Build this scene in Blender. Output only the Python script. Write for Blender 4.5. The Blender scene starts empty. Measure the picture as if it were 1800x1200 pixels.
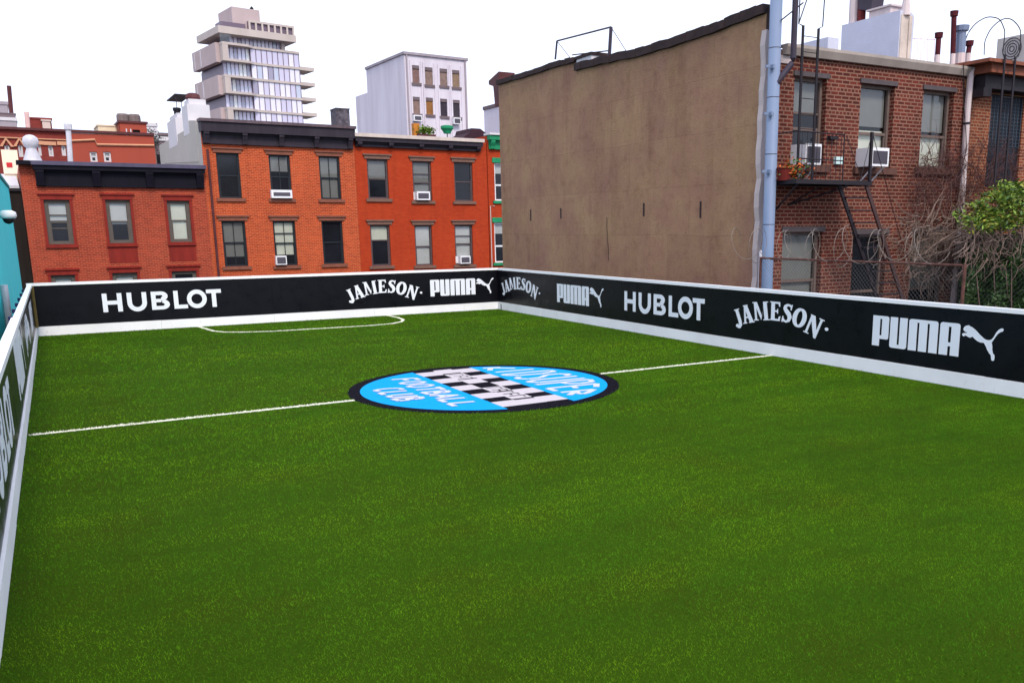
import bpy, math, random
import numpy as np
from mathutils import Vector, Matrix
random.seed(7); rng = np.random.default_rng(7)
SC = bpy.context.scene; COL = SC.collection

# ------------------------------------------------------------------ camera
FPX, PPX, PPY = 1544.247, 1020.881, 718.490          # focal length and principal point in photo pixels (1800 wide)
FW = np.array([0.50226487, 0.84071392, -0.20231189]); RT = np.array([0.857583, -0.51428244, -0.00805981]); UP = np.array([0.11082145, 0.16945108, 0.97928798])
CAM = np.array([0.0, 0.0, 2.15149])
cd = bpy.data.cameras.new('camera'); cam = bpy.data.objects.new('camera', cd); COL.objects.link(cam)
cam.matrix_world = Matrix(((RT[0], UP[0], -FW[0], CAM[0]), (RT[1], UP[1], -FW[1], CAM[1]), (RT[2], UP[2], -FW[2], CAM[2]), (0, 0, 0, 1)))
cd.sensor_width = 36; cd.lens = FPX / 1800 * 36
cd.shift_x = (900 - PPX) / 1800; cd.shift_y = (PPY - 600) / 1800
cd.clip_start = 0.05; cd.clip_end = 4000
SC.camera = cam
# ------------------------------------------------------------------ world, sun, exposure
SUN_EL, SUN_AZ = math.radians(46), math.radians(186)      # azimuth of the sun, clockwise from +Y
w = bpy.data.worlds.new('World'); SC.world = w; w.use_nodes = True
nt = w.node_tree; bg = nt.nodes['Background']
sky = nt.nodes.new('ShaderNodeTexSky'); sky.sky_type = 'NISHITA'; sky.sun_disc = False
sky.sun_elevation = SUN_EL; sky.sun_rotation = SUN_AZ; sky.dust_density = 4; sky.air_density = 1.0
hs = nt.nodes.new('ShaderNodeHueSaturation'); hs.inputs['Saturation'].default_value = 0.25
mixc = nt.nodes.new('ShaderNodeMix'); mixc.data_type = 'RGBA'; mixc.inputs[0].default_value = 0.8
mixc.inputs[7].default_value = (8.4, 9.2, 11.5, 1)         # flat bright cloud cover
nt.links.new(sky.outputs[0], hs.inputs['Color']); nt.links.new(hs.outputs[0], mixc.inputs[6])
nt.links.new(mixc.outputs[2], bg.inputs['Color']); bg.inputs['Strength'].default_value = 0.1
sl = bpy.data.lights.new('sun', 'SUN'); sl.energy = 1.65; sl.angle = math.radians(14); sl.color = (1, 0.89, 0.76)
so = bpy.data.objects.new('sun', sl); COL.objects.link(so)
sd = Vector((math.sin(SUN_AZ) * math.cos(SUN_EL), math.cos(SUN_AZ) * math.cos(SUN_EL), math.sin(SUN_EL)))
so.rotation_euler = sd.to_track_quat('Z', 'Y').to_euler(); so.location = (0, -20, 40)
SC.view_settings.view_transform = 'Standard'; SC.view_settings.look = 'None'; SC.view_settings.gamma = 1
SC.view_settings.exposure = 0.72; SC.view_settings.use_curve_mapping = False

# ------------------------------------------------------------------ measuring helpers
def ray(x, y): return FW + RT * ((x - PPX) / FPX) - UP * ((y - PPY) / FPX)
def onz(x, y, z=0.0):
    d = ray(x, y); return CAM + d * ((z - CAM[2]) / d[2])
class Frame:                       # local axes: x along the front, y into the building, z up (world height)
    def __init__(s, X, Y, deg=0.0):
        s.o = np.array([X, Y, 0.0]); a = math.radians(deg); s.a = a
        s.ex = np.array([math.cos(a), math.sin(a), 0]); s.ey = np.array([-math.sin(a), math.cos(a), 0])
    def loc(s, p): d = p - s.o; return np.array([d @ s.ex, d @ s.ey, d[2]])
    def at(s, px, py, y=0.0):      # pixel -> (x, z) on the plane local y
        d = ray(px, py); t = (y - (CAM - s.o) @ s.ey) / (d @ s.ey); p = s.loc(CAM + d * t); return p[0], p[2]
    def atx(s, px, py, x):         # pixel -> (y, z) on the plane local x
        d = ray(px, py); t = (x - (CAM - s.o) @ s.ex) / (d @ s.ex); p = s.loc(CAM + d * t); return p[1], p[2]
    def mat(s, at): p = s.o + s.ex * at[0] + s.ey * at[1]; return Matrix.Translation((p[0], p[1], at[2])) @ Matrix.Rotation(s.a, 4, 'Z')
WF = Frame(0, 0)

# ------------------------------------------------------------------ materials
def S(r, g, b, k=1.0):
    f = lambda c: ((c / 255 + 0.055) / 1.055) ** 2.4 if c > 10 else c / 255 / 12.92
    return (min(f(r) * k, .9), min(f(g) * k, .9), min(f(b) * k, .9), 1)
def nodes(name):
    m = bpy.data.materials.new(name); m.use_nodes = True; t = m.node_tree
    return m, t, t.nodes['Principled BSDF']
def N(t, kind, **kw):
    n = t.nodes.new('ShaderNode' + kind)
    for k, v in kw.items(): setattr(n, k, v)
    return n
def mixrgb(t, fac, a, b, blend='MIX'):
    n = N(t, 'Mix', data_type='RGBA', blend_type=blend)
    for i, v in ((0, fac), (6, a), (7, b)):
        if hasattr(v, 'is_output'): t.links.new(v, n.inputs[i])
        else: n.inputs[i].default_value = v
    return n.outputs[2]
def ramp(t, src, lo, hi):
    n = N(t, 'MapRange'); n.inputs[1].default_value = lo; n.inputs[2].default_value = hi; t.links.new(src, n.inputs[0]); return n.outputs[0]
def noise(t, vec, scale, detail=4, rough=.55):
    n = N(t, 'TexNoise'); n.inputs['Scale'].default_value = scale; n.inputs['Detail'].default_value = detail; n.inputs['Roughness'].default_value = rough
    t.links.new(vec, n.inputs['Vector']); return n.outputs['Fac']
def stretch(t, vec, s):
    n = N(t, 'Mapping'); n.inputs['Scale'].default_value = s; t.links.new(vec, n.inputs[0]); return n.outputs[0]
def bump(t, b, src, strength, dist=.01):
    n = N(t, 'Bump'); n.inputs['Strength'].default_value = strength; n.inputs['Distance'].default_value = dist
    t.links.new(src, n.inputs['Height']); t.links.new(n.outputs[0], b.inputs['Normal'])
def mat(name, c, rough=.6, var=.18, sc=3.0, c2=None, metal=0, streak=False, spec=.22, bmp=.15):
    m, t, b = nodes(name); tc = N(t, 'TexCoord').outputs['Object']
    v = stretch(t, tc, (1, 1, .15)) if streak else tc
    f = ramp(t, noise(t, v, sc, 6, .65), .3, .7)
    d = c2 or tuple(x * (1 - var * 2) for x in c[:3]) + (1,)
    col = mixrgb(t, f, c, d)
    t.links.new(col, b.inputs['Base Color']); b.inputs['Roughness'].default_value = rough; b.inputs['Metallic'].default_value = metal
    b.inputs['Specular IOR Level'].default_value = spec
    if bmp: bump(t, b, noise(t, tc, sc * 9, 4), bmp, .006)
    return m
def brick(name, c1, c2, mortar, bw=.215, rh=.075, mo=.012, patch=None, header=0, bmp=.5, stain=.25, bleach=0):
    m, t, b = nodes(name); tc = N(t, 'TexCoord').outputs['Object']
    sx = N(t, 'SeparateXYZ'); t.links.new(tc, sx.inputs[0])
    ad = N(t, 'Math', operation='ADD'); t.links.new(sx.outputs[0], ad.inputs[0]); t.links.new(sx.outputs[1], ad.inputs[1])
    cb = N(t, 'CombineXYZ'); t.links.new(ad.outputs[0], cb.inputs[0]); t.links.new(sx.outputs[2], cb.inputs[1])
    wob = mixrgb(t, .006, cb.outputs[0], N(t, 'TexNoise').outputs['Color'], 'ADD')
    bt = N(t, 'TexBrick'); t.links.new(wob, bt.inputs['Vector'])
    bt.inputs['Color1'].default_value = c1; bt.inputs['Color2'].default_value = c2; bt.inputs['Mortar'].default_value = mortar
    bt.inputs['Scale'].default_value = 1; bt.inputs['Mortar Size'].default_value = mo; bt.inputs['Mortar Smooth'].default_value = .2
    bt.inputs['Brick Width'].default_value = bw; bt.inputs['Row Height'].default_value = rh; bt.inputs['Bias'].default_value = -.1
    if header: bt.squash = .5; bt.squash_frequency = header
    col = bt.outputs['Color']
    f1 = ramp(t, noise(t, tc, .55, 5, .65), .35, .75)
    col = mixrgb(t, f1, col, mixrgb(t, 1, col, patch or (.75, .7, .7, 1), 'MULTIPLY'))
    f2 = ramp(t, noise(t, stretch(t, tc, (1.4, 1.4, .16)), 1.6, 6, .7), .5, .8)
    col = mixrgb(t, f2, col, mixrgb(t, 1, col, (1 - stain, 1 - stain, 1 - stain, 1), 'MULTIPLY'))
    f3 = ramp(t, noise(t, tc, 24, 3, .7), .3, .75)
    col = mixrgb(t, f3, col, mixrgb(t, 1, col, (.62, .6, .6, 1), 'MULTIPLY'))
    if bleach:
        f4 = N(t, 'Math', operation='MULTIPLY'); t.links.new(ramp(t, noise(t, tc, 13, 2, .6), .62, .72), f4.inputs[0]); f4.inputs[1].default_value = bleach
        col = mixrgb(t, f4.outputs[0], col, mortar)
    t.links.new(col, b.inputs['Base Color']); b.inputs['Roughness'].default_value = .88; b.inputs['Specular IOR Level'].default_value = .25
    if bmp: bump(t, b, bt.outputs['Fac'], -bmp, .012)
    return m
def glass(name, tint=(.9, .92, .93, 1), refl=.035):
    m = bpy.data.materials.new(name); m.use_nodes = True; t = m.node_tree; t.nodes.clear()
    o = N(t, 'OutputMaterial'); mx = N(t, 'MixShader'); tr = N(t, 'BsdfTransparent'); gl = N(t, 'BsdfGlossy'); lw = N(t, 'LayerWeight')
    lw.inputs[0].default_value = .2; tr.inputs[0].default_value = tint; gl.inputs[0].default_value = (.9, .93, .96, 1); gl.inputs['Roughness'].default_value = .04
    f = N(t, 'Math', operation='ADD'); t.links.new(lw.outputs['Fresnel'], f.inputs[0]); f.inputs[1].default_value = refl
    t.links.new(f.outputs[0], mx.inputs[0]); t.links.new(tr.outputs[0], mx.inputs[1]); t.links.new(gl.outputs[0], mx.inputs[2]); t.links.new(mx.outputs[0], o.inputs[0])
    return m
def vcol(name, rough=.85, trans=0, spec=.2, patches=None):
    m, t, b = nodes(name); a = N(t, 'VertexColor', layer_name='tint'); col = a.outputs['Color']
    if patches:
        g = N(t, 'NewGeometry').outputs['Position']
        for sc, lo, hi, c in patches:
            gv = g
            if not np.isscalar(sc): gv, sc = stretch(t, g, sc), 1.0
            col = mixrgb(t, ramp(t, noise(t, gv, sc, 4, .6), lo, hi), col, mixrgb(t, 1, col, c, 'MULTIPLY'))
    t.links.new(col, b.inputs['Base Color']); b.inputs['Roughness'].default_value = rough; b.inputs['Specular IOR Level'].default_value = spec
    if trans: b.inputs['Subsurface Weight'].default_value = 0
    return m

# ------------------------------------------------------------------ mesh builder
class MB:
    def __init__(s): s.v = []; s.f = []
    def add(s, vs, fs):
        n = len(s.v); s.v += [tuple(map(float, p)) for p in vs]; s.f += [tuple(i + n for i in f) for f in fs]; return s
    def box(s, x0, x1, y0, y1, z0, z1):
        x0, x1 = sorted((x0, x1)); y0, y1 = sorted((y0, y1)); z0, z1 = sorted((z0, z1))
        return s.add([(x0, y0, z0), (x1, y0, z0), (x1, y1, z0), (x0, y1, z0), (x0, y0, z1), (x1, y0, z1), (x1, y1, z1), (x0, y1, z1)],
                     [(0, 3, 2, 1), (4, 5, 6, 7), (0, 1, 5, 4), (1, 2, 6, 5), (2, 3, 7, 6), (3, 0, 4, 7)])
    def prism(s, poly, a, b, ax='y'):          # poly in the other two axes, extruded from a to b along ax
        n = len(poly); P = {'y': lambda p, d: (p[0], d, p[1]), 'x': lambda p, d: (d, p[0], p[1]), 'z': lambda p, d: (p[0], p[1], d)}[ax]
        ar = sum(poly[i][0] * poly[(i + 1) % n][1] - poly[(i + 1) % n][0] * poly[i][1] for i in range(n))
        if (ar < 0): poly = poly[::-1]
        lo, hi = (a, b)
        if ax == 'y': lo, hi = max(a, b), min(a, b)
        else: lo, hi = min(a, b), max(a, b)
        return s.add([P(p, lo) for p in poly] + [P(p, hi) for p in poly],
                     [tuple(range(n))[::-1], tuple(range(n, 2 * n))] + [(i, (i + 1) % n, n + (i + 1) % n, n + i) for i in range(n)])
    def quad(s, a, b, c, d): return s.add([a, b, c, d], [(0, 1, 2, 3)])
    def tube(s, pts, r, n=6, cap=True):
        pts = [np.array(p, float) for p in pts]; rs = r if hasattr(r, '__len__') else [r] * len(pts); rings = []
        for i, p in enumerate(pts):
            d = pts[min(i + 1, len(pts) - 1)] - pts[max(i - 1, 0)]; d = d / (np.linalg.norm(d) + 1e-9)
            h = np.array([0, 0, 1.]) if abs(d[2]) < .9 else np.array([1., 0, 0])
            a = np.cross(d, h); a /= np.linalg.norm(a); b = np.cross(d, a)
            rings += [p + rs[i] * (math.cos(k * 2 * math.pi / n) * a - math.sin(k * 2 * math.pi / n) * b) for k in range(n)]
        fs = [(i * n + k, i * n + (k + 1) % n, (i + 1) * n + (k + 1) % n, (i + 1) * n + k) for i in range(len(pts) - 1) for k in range(n)]
        if cap: fs += [tuple(range(n))[::-1], tuple(range((len(pts) - 1) * n, len(pts) * n))]
        return s.add(rings, fs)
    def lathe(s, x, y, prof, n=16):            # prof: (r, z) from bottom up
        vs = [(x + r * math.cos(k * 2 * math.pi / n), y + r * math.sin(k * 2 * math.pi / n), z) for r, z in prof for k in range(n)]
        fs = [(i * n + k, i * n + (k + 1) % n, (i + 1) * n + (k + 1) % n, (i + 1) * n + k) for i in range(len(prof) - 1) for k in range(n)]
        return s.add(vs, fs + [tuple(range(n))[::-1], tuple(range((len(prof) - 1) * n, len(prof) * n))])
def link(name, me, m=None):
    if m is not None: me.materials.append(m)
    o = bpy.data.objects.new(name, me); COL.objects.link(o); return o
def mesh(name, mb, at=(0, 0, 0), smooth=False):
    me = bpy.data.meshes.new(name); me.from_pydata([(x - at[0], y - at[1], z - at[2]) for x, y, z in mb.v], [], mb.f)
    if smooth: me.polygons.foreach_set('use_smooth', [True] * len(me.polygons))
    me.update(); return me
def tag(o, label=None, cat=None, group=None, kind=None):
    for k, v in (('label', label), ('category', cat), ('group', group), ('kind', kind)):
        if v: o[k] = v
    return o
class Thing:                       # an Empty at the thing's base that parents its parts; parts are drawn in frame coordinates
    def __init__(s, name, label, cat, fr=WF, at=(0, 0, 0), group=None):
        s.fr, s.at_ = fr, at
        s.e = bpy.data.objects.new(name, None); COL.objects.link(s.e); s.e.empty_display_size = .3
        s.e.matrix_world = fr.mat(at); tag(s.e, label, cat, group)
    def part(s, name, mb, m, parent=None, label=None, smooth=False):
        o = link(name, mesh(name, mb, s.at_, smooth), m); o.parent = parent or s.e
        if label: o['label'] = label
        return o
def single(name, mb, m, label, cat, fr=WF, at=(0, 0, 0), group=None, smooth=False, kind=None):
    o = link(name, mesh(name, mb, at, smooth), m); o.matrix_world = fr.mat(at); return tag(o, label, cat, group, kind)
def struct(name, mb, m): return tag(link(name, mesh(name, mb), m), kind='structure')

# ------------------------------------------------------------------ shared materials
M = {}
M['black_board'] = mat('black_board', (.0042, .0044, .0075, 1), .3, .12, 1.5, spec=.2, bmp=.04)
t_ = M['black_board'].node_tree; tc_ = N(t_, 'TexCoord').outputs['Object']; rr0 = N(t_, 'MapRange'); rr0.inputs[1].default_value = .35; rr0.inputs[2].default_value = .75; rr0.inputs[3].default_value = .24; rr0.inputs[4].default_value = .46
t_.links.new(noise(t_, tc_, 3.5, 6, .7), rr0.inputs[0]); t_.links.new(rr0.outputs[0], t_.nodes['Principled BSDF'].inputs['Roughness'])
M['white_paint'] = mat('white_paint', (.86, .86, .88, 1), .45, .05, 1.2, c2=(.80, .80, .83, 1), bmp=.05)
M['letter'] = mat('letter', (.78, .81, .88, 1), .4, .03, 2, bmp=0)
def kickmat():
    m, t, b = nodes('kick'); tc = N(t, 'TexCoord').outputs['Object']
    c = mixrgb(t, ramp(t, noise(t, tc, 1.3, 5, .6), .35, .7), (.86, .86, .88, 1), (.77, .77, .79, 1))
    c = mixrgb(t, ramp(t, noise(t, stretch(t, tc, (1, 1, .5)), 7, 6, .75), .62, .78), c, (.50, .49, .42, 1))
    c = mixrgb(t, ramp(t, noise(t, stretch(t, tc, (1, 1, 6)), 9, 4, .7), .66, .74), c, (.42, .43, .42, 1))
    t.links.new(c, b.inputs['Base Color']); b.inputs['Roughness'].default_value = .5; b.inputs['Specular IOR Level'].default_value = .25; return m
M['kick'] = kickmat()
M['wood'] = mat('wood', S(120, 105, 60), .7, .2, 8)
M['navy'] = mat('navy', S(25, 30, 75), .5, .1, 5)
M['turf_base'] = vcol('turf_base')
M['concrete'] = mat('concrete', (.22, .21, .2, 1), .9, .15, 1.5)
M['asphalt'] = mat('asphalt', (.05, .05, .052, 1), .9, .15, .8)
M['iron'] = mat('iron', S(38, 32, 38), .55, .2, 9)
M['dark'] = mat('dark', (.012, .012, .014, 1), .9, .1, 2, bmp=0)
M['glass'] = glass('glass'); M['pane_dark'] = mat('pane_dark', S(30, 33, 40), .12, .25, .9, spec=.35, bmp=0)
M['ac'] = mat('ac', S(226, 226, 230), .5, .06, 6, bmp=.03)
M['ac_grille'] = mat('ac_grille', S(84, 80, 90), .6, .15, 30)
M['blind'] = mat('blind', S(190, 190, 188), .8, .06, 2, bmp=0)
M['blind_warm'] = mat('blind_warm', S(205, 205, 190), .8, .06, 2, bmp=0)
M['blind_grey'] = mat('blind_grey', S(125, 125, 122), .8, .08, 2, bmp=0)

# ------------------------------------------------------------------ ground and roof deck
struct('ground', MB().quad((-1500, -600, -7.2), (2500, -600, -7.2), (2500, 3000, -7.2), (-1500, 3000, -7.2)), M['asphalt'])
struct('roof_deck', MB().box(-.75, 10.75, -1.2, 21.95, -7.19, -.03), M['concrete'])

# ------------------------------------------------------------------ turf
CX, CY, RO, RI = 5.05, 11.04, 1.865, 1.70
XL, XR, YB, YH = -.34, 10.335, 21.65, 10.985
def bad_mesh(name, P, Nrm_h, wd, tint, lean=.7):
    """one mesh of grass blades: P (n,3) roots, h heights, wd widths, tint (n,3)"""
    n = len(P); a = rng.uniform(0, 2 * math.pi, n); b = rng.uniform(0, 2 * math.pi, n); l = rng.uniform(.1, lean, n) * Nrm_h
    side = np.stack([np.cos(a), np.sin(a), np.zeros(n)], 1) * wd[:, None] / 2
    tip = P + np.stack([np.cos(b) * l, np.sin(b) * l, Nrm_h], 1)
    return np.stack([P - side, P + side, tip], 1).reshape(-1, 3), np.repeat(tint, 3, 0)
def soup(name, V, T, m, extra=None):
    """triangle soup mesh; extra = (verts, quads, tint) flat pieces lying under the blades"""
    nv = len(V); tri = nv // 3; loops = np.arange(nv); starts = np.arange(tri) * 3; tot = np.full(tri, 3)
    if extra:
        ev, ef, ec = extra
        V = np.vstack([V, np.array(ev)]); T = np.vstack([T, np.tile(ec, (len(ev), 1))])
        for f in ef:
            starts = np.append(starts, len(loops)); tot = np.append(tot, len(f)); loops = np.append(loops, np.array(f) + nv)
    me = bpy.data.meshes.new(name); me.vertices.add(len(V)); me.loops.add(len(loops)); me.polygons.add(len(starts))
    me.vertices.foreach_set('co', V.astype(np.float32).ravel()); me.loops.foreach_set('vertex_index', loops.astype(np.int32))
    me.polygons.foreach_set('loop_start', starts.astype(np.int32)); me.polygons.foreach_set('loop_total', tot.astype(np.int32))
    ca = me.color_attributes.new('tint', 'FLOAT_COLOR', 'POINT')
    ca.data.foreach_set('color', np.hstack([T, np.ones((len(T), 1))]).astype(np.float32).ravel())
    me.update(calc_edges=True); return link(name, me, m)
def blade_tints(n, base, var=.3):
    t = np.tile(np.array(base), (n, 1)); k = rng.uniform(1 - var, 1 + var, (n, 1)); return t * k
def scatter(density, x0, x1, y0, y1):
    n = int(density * (x1 - x0) * (y1 - y0)); return np.stack([rng.uniform(x0, x1, n), rng.uniform(y0, y1, n)], 1)
# penalty-area line on the ground, measured in the photo, and the halfway line
box_px = [(349, 572), (362, 578), (375, 582), (395, 584), (430, 584), (480, 582.5), (540, 579), (600, 575.5), (650, 572.5), (690, 569), (706, 565.5), (709, 562), (700, 558.5), (682, 555)]
box_pts = [onz(*p)[:2] for p in box_px]; box_pts[0][1] = box_pts[-1][1] = YB - .01
box_pts = [np.array((box_pts[0][0] - .05, YB - .005))] + box_pts[1:-1] + [np.array((box_pts[-1][0], YB - .005))]
LW = .075
def dist_poly(P, pts):
    d = np.full(len(P), 9.)
    for a, b in zip(pts[:-1], pts[1:]):
        a = np.array(a); b = np.array(b); ab = b - a; t = np.clip(((P - a) @ ab) / (ab @ ab + 1e-9), 0, 1)
        d = np.minimum(d, np.linalg.norm(P - (a + t[:, None] * ab), axis=1))
    return d
def wob(P): return .004 * np.sin(P[:, 0] * 9) + .004 * np.sin(P[:, 0] * 23 + P[:, 1] * 17)
def on_line(P): return (np.abs(P[:, 1] - YH + wob(P)) < LW / 2) | (dist_poly(P, box_pts) < LW / 2)
def in_logo(P): return np.hypot(P[:, 0] - CX, P[:, 1] - CY) < RO + wob(P) * 2
bands = [(.2, 2.8, 6500, .0027), (2.8, 4.6, 11000, .0021), (4.6, 6.2, 8000, .0025), (6.2, 8.2, 4800, .0032), (8.2, 11, 2600, .0045), (11, 15, 1150, .0068), (15, YB, 800, .0095)]
VV, TT = [], []
for y0, y1, dens, wd in bands:
    P = scatter(dens, XL - .12, XR, y0, y1); k = ~(on_line(P) | in_logo(P)) & (P[:, 0] > -.455 + .00593 * (P[:, 1] - .25));
    if y0 < 1: k &= (P[:, 0] > 1.2) | (rng.random(len(P)) < .12)
    P = P[k]; n = len(P)
    h = rng.uniform(.007, .016, n) * (1 + (y0 > 8) * .5); t = blade_tints(n, (.108, .280, .0075), .30)
    dead = rng.random(n) < .008 + .05 * (np.sin(P[:, 0] * 2.1 + np.sin(P[:, 1] * 1.3) * 2) * np.sin(P[:, 1] * 1.7 + np.sin(P[:, 0] * .9) * 2) > .35); t[dead] = np.array((.14, .25, .02)) * rng.uniform(.6, 1.2, (dead.sum(), 1))
    dk = rng.random(n) < .12; t[dk] *= .6
    V, T = bad_mesh('b', np.hstack([P, np.zeros((n, 1))]), h, rng.uniform(.7, 1.3, n) * wd, t, 1.5); VV.append(V); TT.append(T)
M['turf_blade'] = vcol('turf_blade', .8, spec=.05, patches=[((.35, 1.1, 1), .42, .62, (.62, .76, .9, 1)), ((.9, 3.2, 1), .47, .63, (.68, .80, 1, 1)), ((1.6, 5, 1), .5, .7, (1.25, 1.16, 1, 1)), (.3, .42, .62, (.66, .72, .72, 1)), (.17, .45, .62, (1.3, 1.16, 1, 1)), (5, .45, .7, (.74, .82, .9, 1)), (14, .5, .72, (.70, .78, .85, 1)), (1.3, .45, .68, (1.38, 1.06, .9, 1)), (2.6, .46, .66, (.66, .78, .95, 1)), (.7, .5, .75, (1.2, .96, .7, 1)), (8, .5, .7, (.78, .84, .9, 1)), (22, .55, .75, (1.35, 1.18, .9, 1))])
gb = soup('turf_blades', np.vstack(VV), np.vstack(TT), M['turf_blade']); tag(gb, kind='stuff')
m, t, b = nodes('turf_ground'); g = N(t, 'NewGeometry').outputs['Position']
c = mixrgb(t, ramp(t, noise(t, g, .3, 4), .4, .7), (.028, .068, .0025, 1), (.021, .054, .002, 1))
c = mixrgb(t, ramp(t, noise(t, g, 45, 4, .75), .35, .7), c, (.040, .075, .004, 1)); c = mixrgb(t, ramp(t, noise(t, g, 1.1, 4), .5, .75), c, (.034, .055, .003, 1))
t.links.new(c, b.inputs['Base Color']); b.inputs['Roughness'].default_value = .95; b.inputs['Specular IOR Level'].default_value = .02
bump(t, b, noise(t, g, 160, 3, .8), .8, .01)
struct('turf', MB().quad((XL - .2, -1.1, 0), (XR + .03, -1.1, 0), (XR + .03, YB + .03, 0), (XL - .2, YB + .03, 0)), m)

def ribbon(pts, wd, z):
    vs, fs = [], []; pts = [np.array(p, float)[:2] for p in pts]
    for i, p in enumerate(pts):
        d = pts[min(i + 1, len(pts) - 1)] - pts[max(i - 1, 0)]; d /= np.linalg.norm(d) + 1e-9; nn = np.array((-d[1], d[0])) * wd / 2
        vs += [(*(p - nn), z), (*(p + nn), z)]
    fs = [(2 * i, 2 * i + 1, 2 * i + 3, 2 * i + 2) for i in range(len(pts) - 1)]; return vs, fs
def merge(parts):
    vs, fs = [], []
    for v, f in parts:
        n = len(vs); vs += v; fs += [tuple(i + n for i in q) for q in f]
    return vs, fs
M['marking'] = vcol('marking', .8)
def line_obj(name, pts, label):
    A = np.array(pts); P = scatter(5200, A[:, 0].min() - .05, A[:, 0].max() + .05, A[:, 1].min() - .05, min(A[:, 1].max() + .05, YB))
    P = P[(dist_poly(P, pts) + wob(P) < LW / 2) & ~in_logo(P)]; n = len(P)
    V, T = bad_mesh('l', np.hstack([P, np.zeros((n, 1))]), rng.uniform(.012, .022, n), rng.uniform(.008, .016, n), blade_tints(n, (.78, .78, .66), .12), 1.0)
    segs = [pts] if not name.startswith('halfway') else [[pts[0], (CX - RO, YH)], [(CX + RO, YH), pts[1]]]
    v, f = merge([ribbon(s, LW * .9, .004) for s in segs])
    return tag(soup(name, V, T, M['marking'], (v, f, (.7, .7, .6))), label, 'pitch line')
line_obj('halfway_line', [(XL, YH), (XR, YH)], 'straight white halfway line sewn across the turf through the round crest')
line_obj('penalty_area_line', box_pts, 'white curved goal-area line against the far black board')

# ------------------------------------------------------------------ round crest in the turf (crest axes: u to the right, v up)
def cw(u, v): return np.stack([CX + np.asarray(v, float), CY - np.asarray(u, float)], -1)
strokes = []           # (polyline in u,v, width)
def L(chars, u0, u1, vb, vt, wd):
    """brush lettering: chars = list of lists of strokes in a unit box, placed with bottom/top functions"""
    n = len(chars); st = (u1 - u0) / n
    for i, ch in enumerate(chars):
        for s in ch:
            q = []
            for (x, y) in s:
                u = u0 + (i + .08 + x * .8) * st; lo, hi = vb(u), vt(u); q.append((u + (y - .5) * .05, lo + y * (hi - lo)))
            strokes.append((q, wd))
arc = lambda cx, cy, rx, ry, a0, a1, n=9: [(cx + rx * math.cos(math.radians(a0 + (a1 - a0) * k / n)), cy + ry * math.sin(math.radians(a0 + (a1 - a0) * k / n))) for k in range(n + 1)]
G = {'K': [[(.1, 0), (.15, 1)], [(.95, 1), (.15, .45), (1, 0)]], 'I': [[(.5, 0), (.5, 1)]], 'D': [[(.15, 0), (.15, 1), (.6, .95), (.95, .6), (.85, .2), (.5, 0), (.1, 0)]],
     'S': [[(.95, .85), (.6, 1), (.2, .85), (.2, .62), (.8, .4), (.9, .15), (.5, 0), (.05, .12)]], 'U': [[(.1, 1), (.12, .2), (.45, 0), (.85, .15), (.9, 1)]],
     'P': [[(.15, 0), (.15, 1), (.8, .95), (.9, .7), (.7, .5), (.15, .45)]], 'E': [[(.9, 1), (.12, 1), (.12, 0), (.95, 0)], [(.12, .5), (.75, .52)]],
     'R': [[(.15, 0), (.15, 1), (.8, .95), (.9, .7), (.7, .5), (.15, .45), (.95, 0)]], 'F': [[(.9, 1), (.12, 1), (.12, 0)], [(.12, .5), (.75, .52)]],
     'O': [arc(.5, .5, .42, .5, 90, 450, 12)], 'T': [[(0, 1), (1, 1)], [(.5, 1), (.5, 0)]], 'B': [[(.12, 0), (.12, 1), (.7, .95), (.75, .65), (.15, .52), (.85, .45), (.9, .1), (.12, 0)]],
     'A': [[(.02, 0), (.5, 1), (.98, 0)], [(.2, .35), (.8, .35)]], 'L': [[(.15, 1), (.15, 0), (.95, .02)]], 'C': [arc(.52, .5, .45, .5, 50, 310, 10)]}
L([G[c] for c in 'KIDSUPER'], -1.44, 1.36, lambda u: .61, lambda u: max(.88, min(1.46, math.sqrt(max(.01, 1.54 ** 2 - u * u)))), .095)
L([G[c] for c in 'FOOTBALL'], -1.2, 1.22, lambda u: -.95, lambda u: -.62, .085)
L([G[c] for c in 'CLUB'], -.52, .52, lambda u: -1.44, lambda u: -1.08, .085)
letters_n = len(strokes)
# checks: three rows between v = -.46 and .47; columns of a .68 period
V0, V1, V2, V3 = -.46, -.14, .155, .47
def checks():
    white = []
    for c in (-1.34, -.66, .02, .70, 1.33):
        white.append((max(c - .18, -1.6), min(c + .18, 1.5), V0, V1)); white.append((c - .2, c + .16, V2, V3))
    white += [(-1.62, -1.24, V1, V2), (-1.16, -.66, V1, V2), (-.60, -.24, V1, V2), (.16, .5, V1, V2), (.54, 1.10, V1, V2), (1.18, 1.5, V1, V2)]
    return white
cells = checks()
marks = []
for u0, n in ((-1.1, 3), (.22, 5)):
    for k in range(n):
        u = u0 + k * .175
        marks.append([(u, V1 + .05), (u + .01, V2 - .05)]); marks.append([(u + .02, V2 - .05), (u + .11, V2 - .06)])
        if k % 2: marks.append([(u + .02, V1 + .14), (u + .11, V1 + .13)])
crest = Thing('turf_crest', 'round blue and black turf crest with checkered band in the middle of the pitch', 'crest', WF, (CX, CY, 0))
P = scatter(3600, -RO, RO, -RO, RO); P = P[np.hypot(P[:, 0], P[:, 1]) < RO + .01 * np.sin(P[:, 0] * 31)]    # u, v
r = np.hypot(P[:, 0], P[:, 1]); cls = np.zeros(len(P), int)
up_ = (r < RI) & (P[:, 1] > V3 + .012 * np.sin(P[:, 0] * 40)); lo_ = (r < RI) & (P[:, 1] < V0 + .012 * np.sin(P[:, 0] * 37)); cls[up_ | lo_] = 1
for a, b_, c, d in cells: cls[(P[:, 0] > a) & (P[:, 0] < b_) & (P[:, 1] > c) & (P[:, 1] < d) & (r < RO - .05)] = 2
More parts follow.
